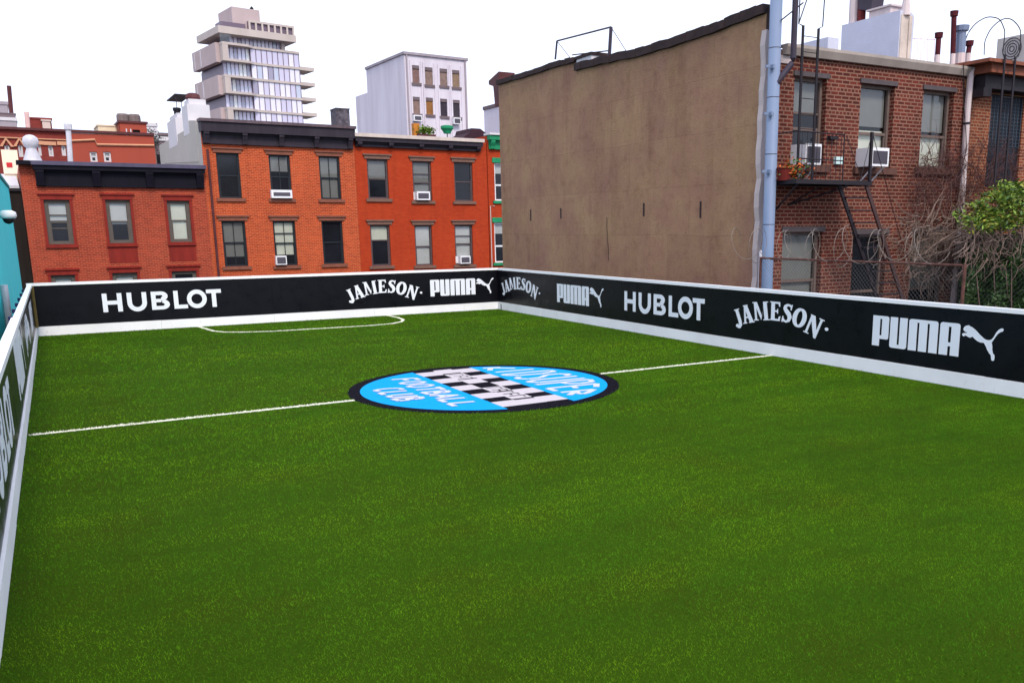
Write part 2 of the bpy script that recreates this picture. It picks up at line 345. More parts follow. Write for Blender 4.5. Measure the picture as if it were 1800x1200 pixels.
for s in marks: cls[dist_poly(P, s) < .013] = 0
for s, wd in strokes: cls[(dist_poly(P, s) < wd / 2) & (r < RI)] = 3
def disc(rad, z, n=96, lo=None, hi=None):
    q = [(rad * math.cos(2 * math.pi * k / n), rad * math.sin(2 * math.pi * k / n)) for k in range(n)]
    if lo is not None: q = [(u, v) for u, v in arc_seg(rad, lo, 1)]
    if hi is not None: q = [(u, v) for u, v in arc_seg(rad, hi, -1)]
    p = cw([a for a, _ in q], [b for _, b in q]); return [(x, y, z) for x, y in p], [tuple(range(len(q)))]
def arc_seg(rad, v, sgn):
    a = math.asin(v / rad); a0, a1 = (a, math.pi - a) if sgn > 0 else (math.pi - a, 2 * math.pi + a)
    return [(rad * math.cos(a0 + (a1 - a0) * k / 60), rad * math.sin(a0 + (a1 - a0) * k / 60)) for k in range(61)]
def rects(rs, z):
    return merge([([(*cw(a, c), z), (*cw(b, c), z), (*cw(b, d), z), (*cw(a, d), z)], [(0, 1, 2, 3)]) for a, b, c, d in rs])
flat = {0: merge([disc(RO, .003)] + [ribbon(cw([p[0] for p in s], [p[1] for p in s]), .024, .0066 + .0002 * i) for i, s in enumerate(marks)]), 1: merge([disc(RI, .005, lo=V3), disc(RI, .005, hi=V0)]), 2: rects(cells, .006),
        3: merge([ribbon(cw([p[0], q[0]], [p[1], q[1]]), wd * .9, .007 + .00006 * i) for i, (p, q, wd) in enumerate([(p, q, wd) for s, wd in strokes for p, q in zip(s[:-1], s[1:])])])}
names = {0: 'black_ring', 1: 'blue_field', 2: 'white_check', 3: 'lettering'}
tints = {0: (.007, .006, .011), 1: (.006, .33, .80), 2: (.56, .51, .54), 3: (.56, .58, .70)}
M['crest'] = vcol('crest', .85, spec=.04)
for k in range(4):
    q = P[cls == k]; n = len(q); X = cw(q[:, 0], q[:, 1])
    V, T = bad_mesh('c', np.hstack([X, np.zeros((n, 1))]), rng.uniform(.005, .010, n), rng.uniform(.009, .017, n), blade_tints(n, tints[k], .13), .6)
    v, f = flat[k]; o = soup(names[k], V, T, M['crest'], (v, f, tuple(x * .85 for x in tints[k])))
    o.data.transform(Matrix.Translation((-CX, -CY, 0))); o.parent = crest.e

# ------------------------------------------------------------------ perimeter boards with lettering
def rectp(x0, x1, z0, z1): return [(x0, z0), (x1, z0), (x1, z1), (x0, z1)]
def circ(cx, cz, rx, rz, a0=0, a1=360, n=28): return [(cx + rx * math.cos(math.radians(a0 + (a1 - a0) * k / n)), cz + rz * math.sin(math.radians(a0 + (a1 - a0) * k / n))) for k in range(n + (a1 - a0 < 360))]
def ringseg(cx, cz, ro, ri, a0, a1, n=24, sx=1.): # closed polygon of a ring sector
    o = [(cx + ro * sx * math.cos(math.radians(a0 + (a1 - a0) * k / n)), cz + ro * math.sin(math.radians(a0 + (a1 - a0) * k / n))) for k in range(n + 1)]
    i = [(cx + (ri - (ro - ri) * 0) * sx * math.cos(math.radians(a0 + (a1 - a0) * k / n)), cz + ri * math.sin(math.radians(a0 + (a1 - a0) * k / n))) for k in range(n + 1)]
    return o + i[::-1]
def thick(pts, wds):                              # polygon around a centre line
    Lf, Rt = [], []
    for i, p in enumerate(pts):
        a = np.array(pts[max(i - 1, 0)]); b = np.array(pts[min(i + 1, len(pts) - 1)]); d = (b - a) / (np.linalg.norm(b - a) + 1e-9); nn = np.array((-d[1], d[0])) * wds[i] / 2
        Lf.append(tuple(np.array(p) + nn)); Rt.append(tuple(np.array(p) - nn))
    return Lf + Rt[::-1]
T_ = .235
def g_wide():                                     # wide geometric capitals, 6.11 long
    s = T_; o = []
    o += [rectp(0, s, 0, 1), rectp(.96 - s, .96, 0, 1), rectp(s, .96 - s, .5 - s * .45, .5 + s * .45)]
    o += [rectp(1.21, 1.21 + s, .45, 1), rectp(2.19 - s, 2.19, .45, 1), ringseg(1.70, .45, .49, .49 - s, 180, 360, sx=1.0)]
    x = 2.42; o += [rectp(x, x + s, 0, 1), rectp(x + s, x + .5, 1 - s * .85, 1), rectp(x + s, x + .55, 0, s * .85), rectp(x + s, x + .5, .5 - s * .4, .5 + s * .4),
                    ringseg(x + .5, .75 - .01, .26, .26 - s * .85, -90, 90, 14, sx=1.35), ringseg(x + .55, .28, .28, .28 - s * .85, -90, 90, 14, sx=1.35)]
    o += [rectp(3.57, 3.57 + s, 0, 1), rectp(3.57 + s, 4.28, 0, s * .9)]
    o += [ringseg(4.785, .5, .525, .525 - s, 0, 180), ringseg(4.785, .5, .525, .525 - s, 180, 360)]
    o += [rectp(5.30, 6.11, 1 - s * .9, 1), rectp(5.705 - s / 2, 5.705 + s / 2, 0, 1 - s * .9)]
    return o
def g_block():                                    # heavy condensed capitals, 2.82 long
    o = []; t = .25; q = .035
    def rr(x0, x1, z0, z1, c=(0, 0, 0, 0)):
        p = []
        for (x, z, sx, sz), k in zip(((x0, z0, 1, 1), (x1, z0, -1, 1), (x1, z1, -1, -1), (x0, z1, 1, -1)), c):
            p += [(x, z)] if not k else ([(x, z + k * sz), (x + .3 * k * sx, z + .3 * k * sz), (x + k * sx, z)] if (sx * sz > 0) else [(x + k * sx, z), (x + .3 * k * sx, z + .3 * k * sz), (x, z + k * sz)])
        return p
    o += [rr(0, t, 0, 1), rr(t, .56, .9, 1, (0, 0, .06, 0)), rr(t, .56, .24, .36, (0, .06, 0, 0)), rr(.32, .56, .36, .9)]
    x = .61; o += [rr(x, x + t, .12, 1), rr(x + .32, x + .57, .12, 1), rr(x, x + .57, 0, .12, (.07, .07, 0, 0))]
    x = 1.24; o += [rr(x, x + .26, 0, .9), rr(x + .33, x + .59, 0, .9), rr(x + .66, x + .92, 0, .9), rr(x, x + .92, .9, 1, (0, 0, .07, .07))]
    x = 2.22; o += [rr(x, x + .26, 0, .88), rr(x + .34, x + .60, 0, .88), rr(x, x + .60, .88, 1, (0, 0, .07, .07)), rr(x + .26, x + .34, .28, .40)]
    return o
def g_arch():                                     # serif capitals on an arch
    s = .17; gl = []
    se = lambda x0, x1, z: rectp(x0, x1, z, z + .055)
    J = [thick([(.30, .95), (.30, .3), (.26, .1), (.16, .0), (.07, .04)], [.19, .19, .19, .15, .12]), circ(.07, .11, .095, .095), se(.14, .46, .945)]
    A = [[(.05, 0), (.16, 0), (.33, 1), (.24, 1)], [(.40, 0), (.62, 0), (.42, 1), (.22, 1)], rectp(.15, .46, .28, .37), se(-.02, .22, 0), se(.34, .68, 0), se(.18, .46, .945)]
    Mm = [rectp(.06, .17, 0, 1), rectp(.60, .80, 0, 1), [(.06, 1), (.24, 1), (.46, .22), (.40, .02)], [(.40, .02), (.46, .22), (.64, 1), (.60, .80)], se(-.02, .26, 0), se(.52, .88, 0), se(-.02, .22, .945), se(.62, .88, .945)]
    E = [rectp(.06, .26, 0, 1), rectp(.26, .52, .9, 1), rectp(.26, .54, 0, .1), rectp(.26, .43, .46, .55), [(.54, 0), (.58, .26), (.5, .24), (.46, .1)], [(.46, .9), (.49, .76), (.55, .76), (.54, 1)], rectp(.39, .44, .38, .64), se(-.01, .28, 0), se(-.01, .28, .945)]
    Sg = [thick([(.47, .86), (.38, .93), (.26, .94), (.15, .86), (.13, .74), (.22, .62), (.36, .48), (.44, .33), (.40, .14), (.27, .06), (.15, .09), (.09, .2)], [.09, .11, .12, .16, .19, .22, .24, .22, .16, .12, .11, .09]),
          [(.43, .70), (.49, .70), (.52, 1), (.46, .98)], [(.03, .02), (.09, .0), (.11, .32), (.05, .32)]]
    O = [thick(arc(.34, .5, .25, .44, 90, 450, 28), [.12 + .10 * abs(math.cos(2 * math.pi * k / 28 + math.pi / 2)) for k in range(29)])]
    Ng = [rectp(.06, .17, 0, 1), rectp(.56, .67, 0, 1), [(.02, 1), (.26, 1), (.67, .1), (.67, -.06), (.56, -.06)], se(-.02, .26, 0), se(.48, .75, .945)]
    x = 0; R = 3.2; out = []
    for g, wd, gap in ((J, .46, .04), (A, .66, .05), (Mm, .86, .06), (E, .57, .06), (Sg, .54, .05), (O, .70, .06), (Ng, .74, 0)): gl.append((g, x, wd)); x += wd + gap
    W = x
    for g, x0, wd in gl:
        a = (x0 + wd / 2 - W / 2) / (R + .55); ra = -a * .62; c, s_ = math.cos(ra), math.sin(ra)
        ox, oz = (R + .5) * math.sin(a) * 1.06, (R + .5) * math.cos(a) - R - .5
        for p in g: out.append([(ox + (px - wd / 2) * c - (pz - .5) * s_, oz + (px - wd / 2) * s_ + (pz - .5) * c) for px, pz in p])
    mx = max(p[0] for q in out for p in q); out.append(circ(mx + .1, -.62, .085, .085))
    return out
CATPX = [(1200, 265), (1215, 235), (1240, 222), (1262, 220), (1270, 215), (1278, 228), (1310, 242), (1350, 275), (1400, 330), (1450, 378), (1480, 395), (1515, 400), (1545, 390), (1575, 355), (1600, 310), (1630, 275), (1660, 258), (1685, 258), (1692, 275), (1680, 295), (1650, 305), (1620, 325), (1590, 365), (1560, 410), (1545, 430), (1552, 470), (1552, 520), (1560, 560), (1578, 580), (1580, 610), (1575, 645), (1558, 652), (1540, 640), (1538, 610), (1535, 580), (1515, 560), (1490, 515), (1470, 465), (1450, 432), (1410, 428), (1370, 410), (1340, 385), (1315, 358), (1300, 362), (1280, 370), (1255, 358), (1235, 345), (1215, 340), (1215, 352), (1200, 352), (1185, 335), (1190, 318), (1210, 312), (1235, 312), (1250, 303), (1225, 298), (1210, 285)]
FB = Frame(-.40, 21.656, 0); FR = Frame(10.341, 21.656, -90); FL = Frame(-.458, .25, 90 - .34)
PY = .025                                          # depth of the printed face behind the kick strip's face
def affine(polys, a, b):
    """a, b: ((gx, gz), (x, z)) pairs -> maps glyph space to board space"""
    (g0, w0), (g1, w1) = a, b; sx = (w1[0] - w0[0]) / (g1[0] - g0[0]); sz = (w1[1] - w0[1]) / (g1[1] - g0[1])
    return [[(w0[0] + (x - g0[0]) * sx, w0[1] + (z - g0[1]) * sz) for x, z in p] for p in polys]
def word(Th, polys, name='lettering'):
    mb = MB()
    for i, p in enumerate(polys): mb.prism(p, PY, PY - .002 - .00035 * (i % 11), 'y')
    return Th.part(name, mb, M['letter'])
# the leaping cat, normalised with the block capitals beside it (right board, nearest the camera)
p0 = FR.at(1532.5, 606, PY); p1 = FR.at(1689, 569, PY)
cat_w = [FR.at(1520 + x / 6.923, 540 + y / 6.923, PY) for x, y in CATPX]
hgt = p1[1] - p0[1]; k_x = 2.82 / (p1[0] - p0[0])
CAT = [((x - p0[0]) * k_x, (z - p0[1]) / hgt) for x, z in cat_w]
wide, block, arch = g_wide(), g_block(), g_arch()
ax0 = min(p[0] for q in arch[:-1] for p in q); ax1 = max(p[0] for q in arch[:-1] for p in q); az0 = min(p[1] for q in arch for p in q); az1 = max(p[1] for q in arch for p in q)
def board(name, fr, length, label):
    T = Thing(name, label, 'board', fr, (0, 0, 0))
    x = 0.0; k = 0
    while x < length - .3:
        x1 = min(length, x + 2.44); x1 = length if length - x1 < .6 else x1; o = (0, .003, .001, .004, .002)[k % 5]
        T.part('kick_strip', MB().box(x, x1 - .004, o, .07, -.02, .1945 - o), M['kick'])
        T.part('panel', MB().box(x, x1 - .0015, PY + .0008 * (k % 2), .068, .1952, 1.046), M['black_board'])
        x = x1; k += 1
    return T
def cap(T, x0, x1, y0, y1, z0, z1):
    x = x0; k = 0
    while x < x1 - .3:
        e = min(x1, x + 3.05); e = x1 if x1 - e < .7 else e; o = (0, .002, .004)[k % 3]
        T.part('cap_rail', MB().box(x, e - .003, y0 - o, y1, z0, z1 + o * .6), M['white_paint']); x = e; k += 1
def put_wide(T, fr, bl, tr): word(T, affine(wide, ((0, 0), fr.at(*bl, PY)), ((6.11, 1), fr.at(*tr, PY))))
def put_block(T, fr, bl, tr, cat=True):
    a, b = ((0, 0), fr.at(*bl, PY)), ((2.82, 1), fr.at(*tr, PY)); word(T, affine(block, a, b))
    word(T, affine([CAT], a, b), 'emblem')
def put_arch(T, fr, l, r, top, bot):
    word(T, affine(arch, ((ax0, az0), (fr.at(*l, PY)[0], fr.at(*bot, PY)[1])), ((ax1, az1), (fr.at(*r, PY)[0], fr.at(*top, PY)[1]))))
TB = board('perimeter_board', FB, 10.81, 'black perimeter board with white lettering across the far end below the brick rowhouses')
cap(TB, -.03, 10.79, -.004, .085, 1.0465, 1.101)
put_wide(TB, FB, (182.1, 548.8), (387.9, 507.9)); put_arch(TB, FB, (609, 525), (738, 520), (676, 491.5), (615, 533)); put_block(TB, FB, (757, 521), (835, 489))
TR_ = board('perimeter_board', FR, 23.2, 'long black perimeter board with white lettering along the right side below the brown wall')
cap(TR_, .087, 23.2, -.004, .085, 1.0466, 1.1005); nk = FR.at(881, 540, 0)[0]; TR_.part('notch', MB().box(nk - .02, nk + .02, -.004, -.0005, .0, .15), M['dark'])
put_arch(TR_, FR, (881.5, 518), (947, 521), (914, 487.5), (944, 527)); put_block(TR_, FR, (979.5, 530.5), (1035, 504)); put_wide(TR_, FR, (1097.6, 545.3), (1239, 525.7))
put_arch(TR_, FR, (1289.5, 571.7), (1450, 564.3), (1367.6, 530.6), (1436, 595.5)); put_block(TR_, FR, (1532.5, 606), (1689, 569))
TL = board('perimeter_board', FL, 21.36, 'glossy black perimeter board along the left edge beside the turquoise wall')
TL.part('cap_rail', MB().box(12.8, 21.3, -.01, .07, 1.0465, 1.1), M['white_paint'])
TL.part('cap_rail', MB().box(0, 12.8, -.012, .082, 1.047, 1.106), M['white_paint'])
TL.part('corner_post', MB().box(21.2, 21.35, -.03, .02, .2, 1.04), M['wood'])
for y in (13.9, 15.2, 16.5, 17.8, 19.1, 20.4): TL.part('bracket', MB().box(y - .06, y + .06, .071, .16, .98, 1.035).box(y - .04, y + .04, .071, .11, .3, .98), M['navy'])
def put_left(polys, gx0, gx1, x0, x1, z0, z1, name='lettering'): word(TL, affine(polys, ((gx0, 0), (x0, z0)), ((gx1, 1), (x1, z1))), name)
put_left(wide, 0, 6.11, 5.9, 9.2, .37, .87)
put_left(block, 0, 2.82, 11.0, 12.9, .34, .96); put_left([CAT], 0, 2.82, 11.0, 12.9, .34, .96, 'emblem')
word(TL, affine(arch, ((ax0, az0), (14.8, .34)), ((ax1, az1), (17.0, .9))))
put_left(block, 0, 2.82, 18.2, 19.6, .36, .86); put_left([CAT], 0, 2.82, 18.2, 19.6, .36, .86, 'emblem')

# ------------------------------------------------------------------ building kit
def wall_mb(x0, x1, z0, z1, holes, y=0.0, depth=.2):
    mb = MB(); xs = sorted({x0, x1, *[h[0] for h in holes], *[h[1] for h in holes]}); zs = sorted({z0, z1, *[h[2] for h in holes], *[h[3] for h in holes]})
    for a, b in zip(xs[:-1], xs[1:]):
        for c, d in zip(zs[:-1], zs[1:]):
            mx, mz = (a + b) / 2, (c + d) / 2
            if any(h[0] < mx < h[1] and h[2] < mz < h[3] for h in holes): continue
            mb.quad((a, y, c), (b, y, c), (b, y, d), (a, y, d))
    for a, b, c, d in holes:
        mb.quad((a, y, c), (a, y + depth, c), (a, y + depth, d), (a, y, d)); mb.quad((b, y, c), (b, y, d), (b, y + depth, d), (b, y + depth, c))
        mb.quad((a, y, c), (b, y, c), (b, y + depth, c), (a, y + depth, c)); mb.quad((a, y, d), (a, y + depth, d), (b, y + depth, d), (b, y, d))
    return mb
def window(T, h, fm, y=.0, rec=.09, fw=.085, rail=.5, munt=0, hbars=(), blind=0, bm='blind', sill=None, lintel=None, lint_h=.17, surround=None, top_mold=True, glassm='glass', blind2=0):
    x0, x1, z0, z1 = h; yf = y + rec; e = .003; mb = MB()
    mb.box(x0 + e, x0 + fw, yf, yf + .08, z0 + e, z1 - e).box(x1 - fw, x1 - e, yf, yf + .08, z0 + e, z1 - e).box(x0 + fw, x1 - fw, yf, yf + .08, z1 - fw, z1 - e).box(x0 + fw, x1 - fw, yf, yf + .08, z0 + e, z0 + fw * .9)
    zr = z0 + (z1 - z0) * rail; i0, i1 = x0 + fw, x1 - fw
    mb.box(i0, i1, yf + .015, yf + .07, zr - .03, zr + .03)
    mb.box(i0, i0 + .035, yf + .03, yf + .075, z0 + fw * .9, zr - .03).box(i1 - .035, i1, yf + .03, yf + .075, z0 + fw * .9, zr - .03)
    for k in range(munt):
        xm = i0 + (i1 - i0) * (k + 1) / (munt + 1); mb.box(xm - .016, xm + .016, yf + .032, yf + .06, zr + .03, z1 - fw).box(xm - .016, xm + .016, yf + .034, yf + .062, z0 + fw * .9, zr - .03)
    for f in hbars: zb = z0 + (z1 - z0) * f; mb.box(i0, i1, yf + .025, yf + .058, zb - .022, zb + .022)
    W = T.part('window', mb, fm)
    zb = z1 - fw - (z1 - z0 - fw) * blind if blind else z1
    if zb - z0 > .2:
        top = zb if blind else z1 - .03
        T.part('pane', MB().quad((i0, yf + .052, z0 + .05), (i1, yf + .052, z0 + .05), (i1, yf + .052, top), (i0, yf + .052, top)), M[glassm if blind2 else 'pane_dark'], W)
    if blind: T.part('pane', MB().quad((i0, yf + .05, max(zb, z0 + .05)), (i1, yf + .05, max(zb, z0 + .05)), (i1, yf + .05, z1 - .05), (i0, yf + .05, z1 - .05)), M[glassm], W)
    ya, yb, q0, q1, r0, r1 = y + .21, y + .8, x0 - .01, x1 + .01, z0 - .01, z1 + .01
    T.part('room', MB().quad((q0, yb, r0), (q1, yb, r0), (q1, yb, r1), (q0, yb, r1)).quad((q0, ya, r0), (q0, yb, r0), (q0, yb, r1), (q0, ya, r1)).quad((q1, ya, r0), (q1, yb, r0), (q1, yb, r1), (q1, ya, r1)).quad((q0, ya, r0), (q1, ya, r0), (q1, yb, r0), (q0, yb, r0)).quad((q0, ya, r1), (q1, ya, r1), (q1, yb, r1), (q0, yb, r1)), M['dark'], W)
    if blind: T.part('blind', MB().box(i0 + .01, i1 - .01, yf + .1, yf + .106, z1 - fw - (z1 - z0 - fw) * blind, z1 - fw), M[bm], W)
    if blind2: T.part('blind', MB().box(i0 + .01, i1 - .01, yf + .115, yf + .12, z0 + fw, z0 + fw + (z1 - z0 - fw) * blind2), M['blind_warm'], W)
    if sill: T.part('sill', MB().box(x0 - .13, x1 + .13, y - .09, y + rec, z0 - .15, z0 - .001), sill, W)
    if lintel:
        mb = MB().box(x0 - .12, x1 + .12, y - .045, y + rec * .5, z1 + .002, z1 + lint_h)
        if top_mold: mb.box(x0 - .2, x1 + .2, y - .10, y - .0, z1 + lint_h + .001, z1 + lint_h + .07)
        T.part('lintel', mb, lintel, W)
    if surround:
        T.part('jamb', MB().box(x0 - .11, x0 - .002, y - .03, y + .03, z0, z1), surround, W); T.part('jamb', MB().box(x1 + .002, x1 + .11, y - .03, y + .03, z0, z1), surround, W)
    return W
def hole(fr, a, b, y=0):
    p, q = fr.at(*a, y), fr.at(*b, y); return (min(p[0], q[0]), max(p[0], q[0]), min(p[1], q[1]), max(p[1], q[1]))
def cornice(T, x0, x1, ztop, zbot, m, proj=.42, brackets=5, lip=.12, lipm=None, fascia=.3, deep_end=.0, bw=.22):
    mb = MB(); h = ztop - zbot
    z1 = ztop - lip; z2 = z1 - fascia * h
    mb.box(x0, x1, -proj + .08, .3, z2, z1 - .001)
    mb.box(x0 + .06, x1 - .06, -.09, -.001, zbot, z2 - .001)                         # frieze
    mb.box(x0 + .05, x1 - .05, -.14, -.091, zbot, zbot + .09); mb.box(x0 + .05, x1 - .05, -.16, -.091, z2 - .09, z2 - .002)
    C = T.part('cornice', mb, m)
    T.part('cornice_cap', MB().box(x0 - .05, x1 + .05, -proj, .3, z1, ztop), lipm or m, C)
    for k in range(brackets):
        xb = x0 + .22 + (x1 - x0 - .44) * k / (brackets - 1)
        T.part('bracket', MB().prism([(-.092, zbot - .02), (-.2, zbot + .02), (-.22, zbot + .14), (-.3, z2 - .16), (-proj + .1, z2 - .1), (-proj + .1, z2 - .003), (-.092, z2 - .003)], xb - bw / 2, xb + bw / 2, 'x'), m, C)
    return C
def ac_unit(fr, h, y, label, group, proj=.42, braces=False, accordion=0):
    x0, x1, z0, z1 = h; T = Thing('air_conditioner', label, 'air conditioner', fr, ((x0 + x1) / 2, y, z0), group)
    xa = x0 + (x1 - x0) * accordion
    T.part('casing', MB().box(xa, x1, y - proj, y + .1, z0, z1), M['ac'])
    if accordion: T.part('side_panel', MB().box(x0, xa - .003, y + .03, y + .06, z0 + .02, z1 - .02), M['ac'])
    b = .1 * (x1 - xa); mb = MB().box(xa + b, x1 - b, y - proj - .012, y - proj - .001, z0 + b, z1 - b * 1.2)
    T.part('grille', mb, M['ac_grille'])
    fr_ = MB(); n = 7
    for k in range(n): zz = z0 + b + (z1 - z0 - 2.2 * b) * (k + .5) / n; fr_.box(xa + b, x1 - b, y - proj - .02, y - proj - .013, zz - .006, zz + .006)
    if braces: T.part('louver', fr_, M['ac_grille'])
    if braces:
        for xb in (xa + .12, x1 - .1): T.part('brace', MB().tube([(xb, y - proj + .05, z0 - .01), (xb - .02, y - .0, z0 - .38)], .018, 5), M['ac'])
    return T

HZ = -7.2
HF = Frame(7.0, 44.0, 1.5)
M['brick_red'] = brick('brick_red', S(176, 62, 38), S(142, 44, 28), S(172, 108, 82), mo=.010, patch=(.95, .82, .8, 1), bmp=.2, stain=.3, bleach=.5)
M['brick_orange'] = brick('brick_orange', S(198, 72, 30), S(160, 46, 18), S(200, 124, 84), mo=.011, patch=(.9, .86, .85, 1), bmp=.2, stain=.25, bleach=.7)
M['brick_painted'] = brick('brick_painted', S(186, 68, 30), S(174, 58, 25), S(164, 54, 22), mo=.006, patch=(.9, .8, .78, 1), bmp=.35, stain=.25)
M['red_trim'] = mat('red_trim', S(138, 38, 28), .7, .2, 3, streak=True)
M['brownstone'] = mat('brownstone', S(132, 82, 66), .85, .15, 5)
M['brown_grey'] = mat('brown_grey', S(122, 92, 80), .85, .15, 5)
M['cornice_navy'] = mat('cornice_navy', S(24, 22, 33), .6, .2, 4, streak=True, spec=.1)
M['cornice_slate'] = mat('cornice_slate', S(58, 52, 61), .6, .2, 4, streak=True, spec=.1)
M['cornice_cap_dull'] = mat('cornice_cap_dull', S(98, 82, 88), .6, .2, 4, streak=True)
M['stone_cap'] = mat('stone_cap', S(205, 190, 182), .7, .12, 3, streak=True)
M['frame_taupe'] = mat('frame_taupe', S(92, 84, 78), .6, .1, 5); M['frame_black'] = mat('frame_black', S(34, 40, 46), .5, .1, 5); M['frame_grey'] = mat('frame_grey', S(84, 72, 74), .6, .1, 5)
M['roof'] = mat('roof', S(120, 118, 118), .9, .2, 1)
M['white_wall'] = mat('white_wall', S(206, 202, 206), .85, .06, 1.2); M['pale_wall'] = mat('pale_wall', S(176, 170, 163), .9, .05, .5)
M['green_paint'] = mat('green_paint', S(32, 140, 95), .6, .15, 5)
M['pipe_brown'] = mat('pipe_brown', S(92, 48, 50), .6, .2, 4)

def shell(T, x0, x1, z1, dep, m, roofm='roof', back=True):
    T.part('side_wall', MB().quad((x0, .0, HZ), (x0, dep, HZ), (x0, dep, z1), (x0, 0, z1)).quad((x1, 0, HZ), (x1, 0, z1), (x1, dep, z1), (x1, dep, HZ)).quad((x0, dep, HZ), (x1, dep, HZ), (x1, dep, z1), (x0, dep, z1)), m)
    return T.part('roof', MB().box(x0 + .02, x1 - .02, .31, dep - .02, z1 - .3, z1 - .1), M[roofm])
# --- house one: low red house on the left
x0 = HF.at(47, 400)[0]; x1 = HF.at(366, 380)[0]
zt = HF.at(180, 285.5, -.42)[1]; zb = HF.at(190, 329, -.09)[1]
hs_ = [hole(HF, (76, 351), (131, 429)), hole(HF, (184.5, 351), (236, 427)), hole(HF, (292.5, 352.5), (339, 425))]
lo = [hole(HF, (89, 484), (141, 560)), hole(HF, (197, 480), (249, 556)), hole(HF, (301.5, 477), (352, 553))]
T1 = Thing('brick_rowhouse', 'low red brick rowhouse with navy cornice, lowest of the row, beside the dark gap', 'house', HF, ((x0 + x1) / 2, 0, HZ), 'brick rowhouses across the street')
T1.part('wall', wall_mb(x0, x1, HZ, zt - .12, hs_ + lo), M['brick_red']); rf = shell(T1, x0, x1, zt - .13, 13, M['brick_red'])
wk = [dict(blind=.42, hbars=(.66, .36), rail=.5), dict(blind=.52, bm='blind', rail=.5), dict(blind=.95, bm='blind_warm', rail=.52)]
for h, k in zip(hs_, wk): window(T1, h, M['frame_taupe'], fw=.15, sill=M['red_trim'], lintel=M['red_trim'], surround=M['red_trim'], lint_h=.2, **k)
for h, k in zip(lo, (dict(blind=.3), dict(blind=.25, hbars=(.8,)), dict(blind=0))): window(T1, h, M['frame_taupe'], fw=.15, sill=M['red_trim'], lintel=M['red_trim'], surround=M['red_trim'], lint_h=.2, **k)
for h in hs_[1:]: T1.part('apron', MB().box(h[0] - .1, h[1] + .1, -.012, -.001, h[2] - .85, h[2] - .152), M['red_trim'])
cornice(T1, x0 - .02 + .5, x1 - .02, zt, zb, M['cornice_navy'], brackets=4, lip=.16, lipm=mat('cornice_lip', S(84, 78, 100), .5, .15, 3, streak=True), fascia=.18, bw=.3)
T1.part('cornice_return', MB().box(x0 - .08, x0 + .42, -.42, .3, zt - .16, zt - .001), M['cornice_navy'])
# --- house two: tall orange brick house
x0 = HF.at(365, 370)[0]; x1 = HF.at(629, 370)[0]; x2a = x0
zt = HF.at(480, 214, -.42)[1]; zb = HF.at(490, 257.5, -.09)[1]
T2 = Thing('brick_rowhouse', 'tall orange brick rowhouse in the middle of the row with slate cornice on five brackets', 'house', HF, ((x0 + x1) / 2, 0, HZ), 'brick rowhouses across the street')
up2 = [hole(HF, (379, 268), (426, 348.5)), hole(HF, (471.5, 271.5), (514.5, 349.5)), hole(HF, (559.5, 274), (601, 350.5))]
lo2 = [hole(HF, (388.7, 388), (437, 467.5)), hole(HF, (479, 388), (524, 466)), hole(HF, (564.5, 388), (606, 463.3))]
b3 = [(h[0], h[1], h[2] - 3.15, h[3] - 3.1) for h in lo2]
T2.part('wall', wall_mb(x0, x1, HZ, zt - .12, up2 + lo2 + b3), M['brick_orange']); rf2 = shell(T2, x0, x1, zt - .13, 13, M['pale_wall'])
k2 = [dict(), dict(munt=1, blind=.35, bm='blind_grey', rail=.5), dict(munt=1, blind=1, bm='blind_grey', rail=.5), dict(munt=1, blind=.78, bm='blind_grey', rail=.52), dict(munt=1, blind=.75, bm='blind_warm', rail=.5, hbars=(.72,)), dict()]
for h, k in zip(up2 + lo2, k2): window(T2, h, M['frame_black'], sill=M['brownstone'], lintel=M['brownstone'], **k)
for h in b3: window(T2, h, M['frame_black'], sill=M['brownstone'], lintel=M['brownstone'])
cornice(T2, x0 - .02, x1 - .03, zt, zb, M['cornice_slate'], brackets=5, lip=.13, lipm=M['cornice_cap_dull'], fascia=.40, proj=.45)
pa = HF.at(364.5, 262, -.06); T2.part('downpipe', MB().tube([(pa[0], -.06, pa[1]), (pa[0], -.06, HZ)], .055, 8), M['pipe_brown'])
# party wall and chimneys of house two, seen above the low house
pw = [HF.atx(*q, x2a - .03) for q in ((349, 284.5), (343.5, 212), (328, 212), (326.5, 240), (297.5, 258.5), (288.5, 259.5), (288.5, 287))]
T2.part('party_wall', MB().prism([(y, z) for y, z in pw], x2a - .03, x2a + .3, 'x'), M['pale_wall'])
def chim(T, fr, x, pl, pr, top, bot, wdt, m, capm=None, parent=None, cap=.0):
    ya, za = fr.atx(pl, bot, x); yb, _ = fr.atx(pr, bot, x); _, zt_ = fr.atx((pl + pr) / 2, top, x)
    ya, yb = max(ya, yb), min(ya, yb); c = T.part('chimney', MB().box(x, x + wdt, yb, ya, za, zt_).box(x + .12, x + wdt - .12, yb + .15, ya - .15, zt_, zt_ + .25), m, parent)
    return (yb, ya, zt_ + .25)
c1 = chim(T2, HF, x2a - .035, 298, 313, 208, 262, .75, M['white_wall'], parent=rf2)
c2 = chim(T2, HF, x2a - .035, 323.6, 333.5, 182, 240, 1.0, M['white_wall'], parent=rf2)
T2.part('chimney_pot', MB().lathe(x2a + .3, (c1[0] + c1[1]) / 2, [(.16, c1[2]), (.16, c1[2] + .2), (.2, c1[2] + .25), (.2, c1[2] + .38)], 10), M['iron'], rf2)
T2.part('chimney_cap', MB().box(x2a + .05, x2a + .8, c1[0], c1[1], c1[2] + .85, c1[2] + .9).box(x2a + .1, x2a + .13, c1[0] + .1, c1[0] + .13, c1[2], c1[2] + .85).box(x2a + .72, x2a + .75, c1[1] - .2, c1[1] - .17, c1[2], c1[2] + .85), M['iron'], rf2)
